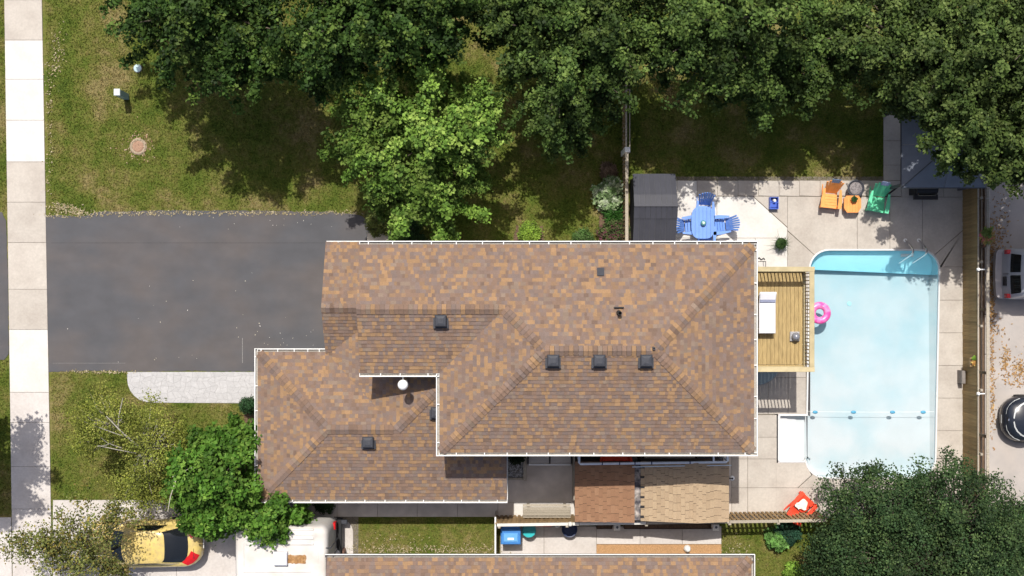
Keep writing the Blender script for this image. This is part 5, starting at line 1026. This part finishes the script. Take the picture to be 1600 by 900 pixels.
for (i0, i1) in ((IR_[0] - 4, IR_[0] - 1), (IR_[1] + 1, IR_[1] + 4)): part("tail_light", patch2(rb_[4], rb_[5], rb_[6], i0, i1, 0.0, 1.0, .012), tail_m, cy_, False, smooth=True)
for (i0, i1) in ((IF[0] - 4, IF[0] - 1), (IF[1] + 1, IF[1] + 4)): part("headlight", patch(rb_[3], rb_[5], i0, i1, .1, .9, .012), head_m, cy_, False, smooth=True)
part("bumper_lip", patch(rb_[1], rb_[2], IR_[0] - 4, IR_[1] + 4, .5, .9, .02), mat("yellow_trim", (.42, .28, .06), .4, .05), cy_, False); part("licence_plate", MB().box(-2.235, -2.205, -.2, .2, .55, .68), mat("plate_white", (.55, .55, .53), .5, .03), cy_, False)
for s in (-1, 1): part("mirror", MB().bbox(.55, .72, s * .97 - .1, s * .97 + .1, .82, .94, .04), cp_m, cy_, False); part("trunk_seam", MB().box(-1.92, -1.905, s * .01, s * .52, .905, .925) if s > 0 else MB().box(-1.92, -1.905, -.52, -.01, .905, .925), black_plastic, cy_, False)
for x in (1.3, -1.28):
    for s in (-.8, .8): wheel(cy_, x, s)
# silver van, rear end at the left, barn doors with two panes (front points right)
sv_m = mat("silver_paint", (.44, .46, .50), .33, .04, 3, 0, spec=.5, coat=.6)
x0, yv = P(1566, 428, .8); sv = thing("parked_van", "silver van with twin rear windows backed towards the fence", "van", (x0 + 2.25, yv, 0)); 
LV = [(.24, .12, .10), (.36, .02, .0), (.60, 0, .02), (.85, .0, .06), (1.0, .02, .10)]
rv = [rring(-2.15 + i2, 2.2 - i2, .95 - i1, .4, .22, z, 0, front_bow=.1, rear_bow=.04) for z, i1, i2 in LV]; rv2 = rring(-1.82, 1.1, .80, .25, .18, 1.66, .0, rear_bow=.03); rv3 = rring(-1.74, 1.0, .70, .25, .18, 1.74, .02); rv4 = rring(-1.5, .8, .5, .2, .16, 1.77, .02)
part("body", MB().loft(rv + [rv2, rv3, rv4]), sv_m, sv, False, smooth=True)
mid = (IR_[0] + IR_[1]) // 2
for a, b in ((-.76, -.06), (.06, .76)):
    m = MB(); vs = []
    for f in (.12, .5, .86):
        for y in np.linspace(a * (1 - .1 * f), b * (1 - .1 * f), 4): vs.append(Vector((-2.05 + f * .23 - .045 * (1 - (y / .9) ** 2) + .02 - .028, y, 1.0 + f * .66 + .012)))
    m.add(vs, [(r * 4 + k, r * 4 + k + 1, (r + 1) * 4 + k + 1, (r + 1) * 4 + k) for r in range(2) for k in range(3)]); part("rear_window", m, glass_dark, sv, False)
for a, b in ((IL[0] + 1, IL[1] - 1), (IRT[0] + 1, IRT[1] - 1)): part("side_window", patch(rv[4], rv2, a, b, .1, .85, .006), glass_dark, sv, False)
for s in (-1, 1): part("tail_light", MB().bbox(-2.17, -2.02, s * .82 - .08, s * .82 + .08, .78, 1.02, .02), tail_m, sv, False)
part("bumper", MB().loft([rring(-2.36, -1.6, .93, .1, .2, z, 0, rear_bow=.05) for z in (.34, .52, .56)]), mat("pale_bumper", (.42, .40, .41), .5, .05), sv, False, smooth=True); part("plate_recess", MB().box(-2.2, -2.12, -.44, -.1, .72, .9), black_plastic, sv, False); part("door_seam", MB().box(-2.16, -2.10, -.008, .008, .6, 1.0), black_plastic, sv, False)
for x in (1.35, -1.3):
    for s in (-.82, .82): wheel(sv, x, s, .33)
# dark car, nose at the left (front points left)
dc_m = mat("midnight_paint", (.016, .020, .030), .22, .05, 3, 0, spec=.5, coat=.4)
x0, yv = P(1567, 655, .6); dcar = thing("parked_car", "glossy midnight blue car with its nose towards the fence", "car", (x0 + 2.15, yv, 0), R(180)); WM[dcar.name] = Matrix.Translation(dcar.location) @ Matrix.Rotation(R(180), 4, 'Z')
LV = [(.16, .12, .10), (.28, .02, .02), (.50, 0, 0), (.66, .03, .07), (.76, .10, .18), (.83, .20, .34), (.88, .34, .55), (.90, .5, .8)]
rd = [rring(-2.1 + i2, 2.05 - i2, .87 - i1, .62, .55, z, .06 if k > 3 else 0, front_bow=.12, rear_bow=.08) for k, (z, i1, i2) in enumerate(LV)]
part("body", MB().loft(rd), dc_m, dcar, False, smooth=True); q0 = rring(-1.7, .95, .74, .4, .4, .86, .04, front_bow=.2); q1 = rring(-.9, .1, .58, .2, .2, 1.36, .04, front_bow=.1); q2 = rring(-.8, .0, .45, .2, .2, 1.40, .03); part("cabin", MB().loft([q0, q1, q2], False), dc_m, dcar, False, smooth=True)
part("windshield", patch(q0, q1, IF[0] - 2, IF[1] + 2, .1, .9), glass_dark, dcar, False, smooth=True)
for (i0, i1) in ((IF[0] - 4, IF[0]), (IF[1], IF[1] + 4)): part("headlight", patch(rd[3], rd[5], i0, i1, .1, 1.0, .012), head_m, dcar, False, smooth=True)
part("grille", patch(rd[2], rd[4], IF[0] + 1, IF[1] - 1, .15, .8, .012), black_plastic, dcar, False); part("licence_plate", MB().box(2.16, 2.20, -.16, .16, .42, .54), mat("plate_grey", (.2, .2, .2), .5, .03), dcar, False); part("emblem", MB().lathe([(.05, 0), (.045, .012), (.001, .014)], 12, (2.0, 0, .80)), chrome, dcar, False)
for s in (-1, 1): part("mirror", MB().bbox(.6, .76, s * .95 - .1, s * .95 + .1, .85, .97, .04), dc_m, dcar, False)
for x in (1.3, -1.3):
    for s in (-.78, .78): wheel(dcar, x, s)
# white camper (rear to the right)
wc_m = mat("camper_white", (.60, .585, .56), .5, .05, 2, .02, world=True, col2=(.50, .45, .40), scale2=1.5, amt2=.6); zr = 2.55
xa, _ = P(366, 0, zr); xb, yt = P(512, 822, zr); ym = yt - 1.15; cmp_ = thing("camper", "white camper with a roof air box and a brown stained patch", "camper", ((xa + xb) / 2, ym, 0)); hl = (xb - xa) / 2
rw = [rring(-hl + .02, hl + .0, 1.13, .30, .30, z) for z in (.45, .6, 2.2)] + [rring(-hl + a, hl - a, 1.13 - a, .30, .30, z) for z, a in ((2.4, .02), (2.5, .07), (2.55, .16))] + [rring(-hl + .34, hl - .34, .82, .1, .1, 2.552), rring(-hl + .36, hl - .36, .80, .1, .1, 2.535), rring(-hl + .7, hl - .7, .4, .1, .1, 2.54)]
part("body", MB().loft(rw), wc_m, cmp_, False, smooth=True)
def cl(px, py, z): a = P(px, py, z); return a[0] - cmp_.location.x, a[1] - cmp_.location.y
a0, b0 = cl(427, 884, 2.75); a1, b1 = cl(448, 863, 2.75); part("roof_vent", MB().bbox(a0, a1, b0, b1, 2.53, 2.78, .05), mat("vent_white", (.74, .75, .8), .5, .02), cmp_, False)
a0, b0 = cl(449, 880.5, zr); a1, b1 = cl(478, 867, zr); mb = MB(); mb.prism(wob([(a0, b0), (a1, b0), (a1, b1), (a0, b1)], .012, .06), 2.52, 2.556); part("stained_patch", mb, mat("rust_stain", (.29, .155, .06), .9, .3, 12, .1, col2=(.42, .28, .15), scale2=3, amt2=.7), cmp_, False)
a0, b0 = cl(380, 893, zr); a1, _ = cl(486, 893, zr); part("roof_seam", MB().bbox(a0, a1, b0 - .03, b0 + .03, 2.53, 2.566, .008), wc_m, cmp_, False)
for py in (828, 841, 850): a0, b0 = cl(470, py, zr); part("roof_rib", MB().bbox(-hl + .4, hl - .5, b0 - .04, b0 + .04, 2.48, 2.575, .02), wc_m, cmp_, False)
part("bumper", MB().bbox(hl + .02, hl + .22, -1.0, 1.05, .42, .58, .03), black_plastic, cmp_, False); part("tail_light", MB().bbox(hl - .04, hl + .06, .72, .98, .8, 1.15, .02), tail_m, cmp_, False); part("tail_light", MB().bbox(hl - .04, hl + .06, -.98, -.72, .8, 1.15, .02), tail_m, cmp_, False)
part("ladder_rail", MB().tube([(hl - .12, .35, 2.5), (hl + .1, .35, 2.45), (hl + .1, .35, .8)], .02, 6), vent_metal, cmp_, False); part("ladder_rail", MB().tube([(hl - .12, -.05, 2.5), (hl + .1, -.05, 2.45), (hl + .1, -.05, .8)], .02, 6), vent_metal, cmp_, False)
part("hitch", MB().bbox(hl + .2, hl + .42, .82, .98, .5, .62, .02), vent_metal, cmp_, False)
for s in (-1, 1): wheel(cmp_, -.3, s * 1.0, .34)
pg = thing("propane_tank", "white tank with a brown valve cover standing behind the camper", "tank", P3(529, 859)); part("tank_body", MB().lathe([(.15, .05), (.19, .15), (.19, .5), (.13, .6), (.001, .62)], 18), white_paint, pg, False, smooth=True); part("valve_cover", MB().lathe([(.10, .0), (.11, .35), (.08, .45), (.001, .46)], 14, (.2, .0, .035)), mat("brown_plastic", (.16, .085, .06), .5, .1), pg, False, smooth=True)
# ---------------------------------------------------------------- trees and plants
def unit(v): return v / np.maximum(1e-9, np.linalg.norm(v, axis=-1, keepdims=True))
def crown(lobes, nb, cpb, lpc, leaf, pal, br=.30, cr=.16, up=.55, flat=.75, inner=.25, star=0.0, hang=0.0):
    """leaf polygons of a crown: lobes (centre, radii); nb boughs per lobe, cpb clumps per bough, lpc leaves per clump"""
    V = []; Cc = []; boughs = []; pal = np.array(pal)
    for (c, r) in lobes:
        c = np.array(c); r = np.array(r); n = int(nb * (r[0] * r[1]) / (lobes[0][1][0] * lobes[0][1][1])) + 3
        i = np.arange(n) + .5; ph = np.pi * (1 + 5 ** .5) * i + rng.uniform(0, 6); zz = 1 - 1.55 * i / n
        d = np.stack([np.sqrt(np.maximum(0, 1 - zz ** 2)) * np.cos(ph), np.sqrt(np.maximum(0, 1 - zz ** 2)) * np.sin(ph), zz], 1); d = unit(d + rng.normal(0, .16, d.shape))
        f = rng.uniform(.66, 1.08, (n, 1)); f[rng.random((n, 1)) < inner] *= .62
        b = c + d * r * f; boughs += [(tuple(x), tuple(c)) for x in b]; bs = br * (r[0] + r[1]) / 2 * rng.uniform(.7, 1.35, (n, 1)); bt = rng.uniform(.62, 1.4, (n, 1))
        bi = np.repeat(np.arange(n), cpb); k = len(bi); dd = d[bi]
        o = unit(rng.normal(0, 1, (k, 3)) + dd * .6) * rng.uniform(.25, 1, (k, 1)) ** .6; o[:, 2] = np.abs(o[:, 2]) * flat * .8 - .1
        if star:
            dh = unit(dd * [1, 1, .25] + rng.normal(0, .12, (k, 3))); a_ = rng.uniform(-1.1, 1, (k, 1)); o = o * .34 * (1.15 - .5 * np.maximum(a_, 0)) + dh * a_ * star
        cl_ = b[bi] + o * bs[bi]; cl_[:, 2] -= hang * rng.uniform(0, 1, k)
        li = np.repeat(np.arange(k), lpc); m = len(li); lo_ = rng.normal(0, 1, (m, 3)) * cr * [1, 1, .55]; p = cl_[li] + lo_
        out = unit(unit(lo_ * [1, 1, .4]) * .5 + dd[li] * .5); nrm = unit(np.array([0, 0, up]) + out * .35 + rng.normal(0, .5, (m, 3)))
        t = unit(np.cross(nrm, rng.normal(0, 1, (m, 3)))); t = unit(t + out * .8 - nrm * np.sum((t + out * .8) * nrm, 1, keepdims=True)); s = np.cross(nrm, t)
        L = leaf * rng.uniform(.65, 1.3, (m, 1)); w = L * .36; v = np.zeros((m, 4, 3)); fold = nrm * L * .10
        v[:, 0] = p - t * L * .45; v[:, 1] = p + s * w + fold; v[:, 2] = p + t * L * .55 - nrm * L * .12; v[:, 3] = p - s * w + fold
        col = pal[rng.integers(0, len(pal), k)][li] * bt[bi][li] * rng.uniform(.8, 1.22, (m, 1)); V.append(v); Cc.append(col)
    return np.concatenate(V), np.concatenate(Cc), boughs
def tree(name, label, cat, base, lobes_px, nb, cpb, lpc, leaf, pal, bk=None, tr=.16, group=None, limb=True, **kw):
    bx_, by_ = P(*base); t = thing(name, label, cat, (bx_, by_, 0), 0, group); lobes = []
    for (px, py, z, rx, ry, rz) in lobes_px: x, y = P(px, py, z); s = MPP * (CAM_H - z) / CAM_H; lobes.append(((x, y, z), (rx * s, ry * s, rz)))
    v, c, boughs = crown(lobes, nb, cpb, lpc, leaf, pal, **kw); bulk("crown", v, 4, c, leaf_mat, t); c0 = Vector(lobes[0][0]); bk = bk or bark
    tb = MB(); tb.tube([(bx_, by_, -.05), (bx_ * .7 + c0.x * .3 + .05, by_ * .7 + c0.y * .3, c0.z * .35), (c0.x, c0.y, c0.z * .8)], [tr * 1.25, tr, tr * .55], 9); part("trunk", tb, bk, t)
    if limb:
        lm_ = MB()
        for i, (b, c) in enumerate(boughs):
            b = Vector(b); c = Vector(c); st_ = Vector((bx_, by_, 0)).lerp(c, .62 + .25 * random.random()); mid_ = st_.lerp(b, .5) + Vector((random.gauss(0, .1), random.gauss(0, .1), .12)); lm_.tube([st_, mid_, b], [tr * .36, tr * .2, tr * .06], 5, cap=False)
        part("limbs", lm_, bk, t)
    return t
DK = [(.030, .066, .012), (.044, .088, .016), (.060, .110, .020), (.022, .048, .010), (.10, .155, .030)]
MD = [(.040, .074, .016), (.055, .096, .020), (.072, .118, .026), (.028, .054, .012), (.105, .155, .036)]
LG = [(.125, .215, .034), (.155, .25, .042), (.10, .185, .03), (.20, .29, .06), (.075, .14, .024)]
BG = [(.064, .148, .018), (.086, .18, .024), (.042, .106, .013), (.115, .205, .032)]
YG = [(.22, .25, .04), (.19, .225, .04), (.27, .28, .06), (.15, .18, .033)]
OG = [(.13, .15, .04), (.165, .18, .05), (.10, .12, .032), (.23, .19, .045)]
SH = [(.030, .062, .022), (.044, .080, .027), (.022, .046, .016), (.068, .108, .036), (.036, .068, .024)]
gT = "tall dark trees along the top"
kw1 = dict(br=.19, cr=.10, inner=.42, flat=.6, star=1.6)
tree("maple_tree", "tall dark green tree nearest the sidewalk at the top left", "tree", (345, 60), [(328, 16, 6.0, 118, 126, 2.6), (222, -52, 5.6, 88, 84, 2), (410, 70, 5.2, 66, 68, 1.8)], 88, 13, 24, .135, DK, group=gT, tr=.2, **kw1)
tree("maple_tree", "tall dark green tree behind the bright green maple", "tree", (600, 50), [(585, 15, 6.4, 132, 114, 2.6), (530, 90, 5.0, 60, 56, 1.8), (684, 10, 5.6, 66, 90, 2)], 88, 13, 24, .135, DK, group=gT, tr=.2, **kw1)
tree("maple_tree", "tall dark tree between the bright maple and the lattice fence", "tree", (870, 100), [(885, 70, 5.0, 110, 124, 2.6), (815, 30, 5.0, 66, 86, 2), (880, 180, 3.6, 58, 54, 1.5), (950, 30, 5.8, 90, 90, 2)], 92, 13, 24, .125, MD, group=gT, tr=.2, **kw1)
tree("maple_tree", "wide dark tree over the shaded back lawn right of the lattice fence", "tree", (1130, 60), [(1130, 30, 5.6, 130, 108, 2.5), (1060, 70, 4.8, 78, 66, 1.8), (1190, 125, 3.8, 76, 62, 1.5), (1270, 90, 3.7, 82, 70, 1.7)], 92, 13, 24, .125, MD, group=gT, tr=.2, **kw1)
tree("maple_tree", "large olive green tree hanging over the gazebo", "tree", (1520, 140), [(1490, 95, 5.2, 112, 98, 2.3), (1390, 60, 4.0, 106, 84, 2.0), (1552, 190, 5.0, 66, 78, 2.0), (1514, 206, 5.7, 84, 56, 1.6), (1580, 232, 6.0, 58, 60, 1.6), (1425, 152, 4.0, 48, 42, 1.3)], 92, 13, 24, .125, [(.045, .076, .018), (.060, .096, .022), (.076, .116, .028), (.034, .06, .014), (.105, .145, .04)], group=gT, tr=.22, **kw1)
tree("maple_tree", "olive green tree filling the top right corner beyond the gazebo", "tree", (1690, 80), [(1610, 60, 6.0, 110, 130, 2.6), (1690, 225, 6.5, 108, 115, 2.2)], 84, 13, 24, .125, [(.050, .08, .02), (.066, .10, .024), (.084, .122, .032), (.040, .066, .016)], group=gT, tr=.2, **kw1)
tree("young_maple", "bright light green spiky maple above the house roof", "tree", (655, 240), [(660, 205, 4.9, 100, 108, 2.0), (660, 300, 4.0, 84, 62, 1.6), (588, 215, 4.1, 56, 70, 1.5), (726, 205, 4.1, 46, 70, 1.5)], 46, 18, 21, .135, LG, tr=.13, star=1.75, br=.24, cr=.095, inner=.25, flat=1.0)
tree("evergreen_tree", "dense dark green rounded tree by the pool's lower right corner", "tree", (1440, 880), [(1425, 890, 3.0, 150, 112, 2.3), (1370, 802, 2.9, 80, 74, 2.3), (1492, 796, 3.0, 72, 82, 2.3), (1312, 890, 2.6, 46, 80, 1.8), (1545, 870, 2.8, 56, 90, 2.0), (1430, 960, 3, 150, 80, 2.2)], 170, 12, 20, .085, SH, tr=.18, br=.24, cr=.13, flat=.9, inner=.08)
tree("leafy_shrub", "bright green bush in the lower right corner beside the dark rounded tree", "shrub", (1615, 850), [(1612, 850, 1.6, 36, 60, 1.2)], 40, 10, 18, .10, [(.05, .12, .03), (.065, .145, .04)], tr=.08)
tree("magnolia_tree", "bright green large leaved tree at the lower left corner of the house", "tree", (370, 765), [(351, 742, 2.3, 72, 75, 2.0), (430, 804, 1.9, 50, 36, 1.5), (332, 798, 1.7, 48, 38, 1.4)], 125, 9, 19, .15, BG, tr=.12, br=.22, cr=.10, inner=.1)
tree("birch_tree", "sparse yellow green tree with bare pale branches on the front lawn", "tree", (215, 715), [(238, 700, 2.6, 44, 70, 1.5), (165, 650, 2.9, 46, 44, 1.2), (140, 690, 2.6, 24, 22, .8), (215, 760, 2.2, 38, 24, .8), (255, 770, 2.1, 26, 20, .8)], 50, 8, 19, .07, YG, bk=bark_pale, tr=.07, br=.26, cr=.15, up=.4)
bb2 = MB(); bare = []
for (p, q, r) in (((185, 672), (192, 622), .03), ((215, 697), (166, 650), .035), ((200, 684), (155, 668), .02), ((178, 690), (152, 698), .02), ((190, 700), (158, 684), .018), ((182, 666), (190, 650), .02), ((212, 708), (152, 696), .02), ((275, 750), (262, 800), .022), ((270, 745), (300, 730), .02)):
    a = Vector(P3(*p, 3.3)); b = Vector(P3(*q, 4.0)); bb2.tube([a, a.lerp(b, .5) + Vector((random.gauss(0, .05), random.gauss(0, .05), .05)), b], [r, r * .75, r * .4], 6); bare.append(bb2); bb2 = MB()
bt_ = [o for o in bpy.data.objects if o.name.startswith("birch_tree")][0]; [part("bare_branch", q, bark_pale, bt_) for q in bare]
tree("street_tree", "sparse olive tree reaching over the sidewalk and the yellow car", "tree", (120, 905), [(132, 832, 3.0, 64, 48, .9), (72, 850, 2.9, 50, 30, .7), (178, 890, 2.6, 30, 18, .5), (190, 800, 2.4, 42, 16, .5), (25, 855, 2.8, 22, 16, .4), (120, 880, 2.8, 56, 26, .7)], 30, 9, 11, .09, OG, bk=bark_pale, tr=.08, br=.32, cr=.13, up=.4, star=1.2)
tree("street_tree", "street tree on the verge beyond the left edge of the picture", "tree", (-60, 640), [(-172, 640, 6.2, 96, 92, 2.2)], 60, 12, 20, .15, DK, star=.6, br=.24)
# small plants
def bush(name, label, px, py, r, h, nb, pal, leaf=.06, cat="shrub", **kw): return tree(name, label, cat, (px, py), [(px, py, h, r, r, h * .8)], nb, 9, 14, leaf, pal, tr=.03, limb=True, cr=.05, **kw)
bush("clipped_shrub", "small dark round clipped shrub at the end of the stamped walk", 388, 633, 10, .45, 30, [(.02, .055, .02), (.03, .075, .028)], .045, inner=0)
bush("lime_shrub", "small lime green shrub in a soil patch above the house gutter", 827, 364, 15, .35, 30, [(.20, .30, .04), (.16, .26, .035)], .06)
bush("variegated_hosta", "pale variegated hosta clump beside the lattice fence", 953, 306, 22, .35, 36, [(.30, .36, .22), (.22, .31, .15), (.36, .41, .30), (.12, .2, .07)], .13)
x, y = P(957, 336); dl = thing("daylily", "deep green daylily clump between the hosta and the reddish shrub", "plant", (x, y, 0)); tuft("blades", x, y, .02, .46, .5, 420, [(.035, .11, .02), (.05, .14, .025), (.028, .085, .016)], dl, w=.018)
bush("barberry_shrub", "dull green shrub with purple tips at the foot of the lattice fence", 962, 368, 22, .35, 36, [(.07, .11, .03), (.10, .12, .045), (.13, .05, .06), (.06, .09, .03)], .06)
bush("barberry_shrub", "low purple tipped shrub squeezed against the shed corner", 984, 372, 10, .3, 20, [(.10, .11, .045), (.13, .05, .06)], .05)
bush("garden_plant", "small leafy plant in the soil strip just above the gutter", 910, 372, 14, .25, 22, [(.06, .12, .03), (.08, .14, .04)], .06, cat="plant")
bush("garden_plant", "wide leaved green plant below the picket fence near the red chair", 1214, 840, 14, .3, 16, [(.10, .22, .05), (.13, .25, .07)], .14, cat="plant")
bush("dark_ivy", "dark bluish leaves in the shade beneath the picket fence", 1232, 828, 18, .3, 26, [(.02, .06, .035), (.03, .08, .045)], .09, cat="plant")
bush("garden_plant", "lime green plant beside the neighbouring roof corner", 1240, 893, 12, .3, 20, [(.16, .28, .04), (.2, .32, .05)], .08, cat="plant")
bush("dry_shrub", "round bundle of brown dry twigs on the shaded lawn by the lattice fence", 951, 268, 11, .25, 26, [(.16, .11, .075), (.2, .14, .1)], .06)
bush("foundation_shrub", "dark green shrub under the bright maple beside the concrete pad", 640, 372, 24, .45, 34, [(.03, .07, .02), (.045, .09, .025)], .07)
bush("foundation_shrub", "yellow green shrub where the drive meets the bright maple", 592, 345, 20, .4, 26, [(.10, .13, .035), (.13, .15, .04)], .07)
bush("foundation_plant", "dark plant tips poking out along the lower gutter by the path", 506, 786, 14, .3, 14, [(.03, .06, .02)], .07, cat="plant")
x, y = P(415, 735); bush("red_shrub", "dark reddish shrub between the magnolia and the house gutter", 424, 762, 14, .5, 24, [(.06, .02, .022), (.09, .03, .03)], .07)
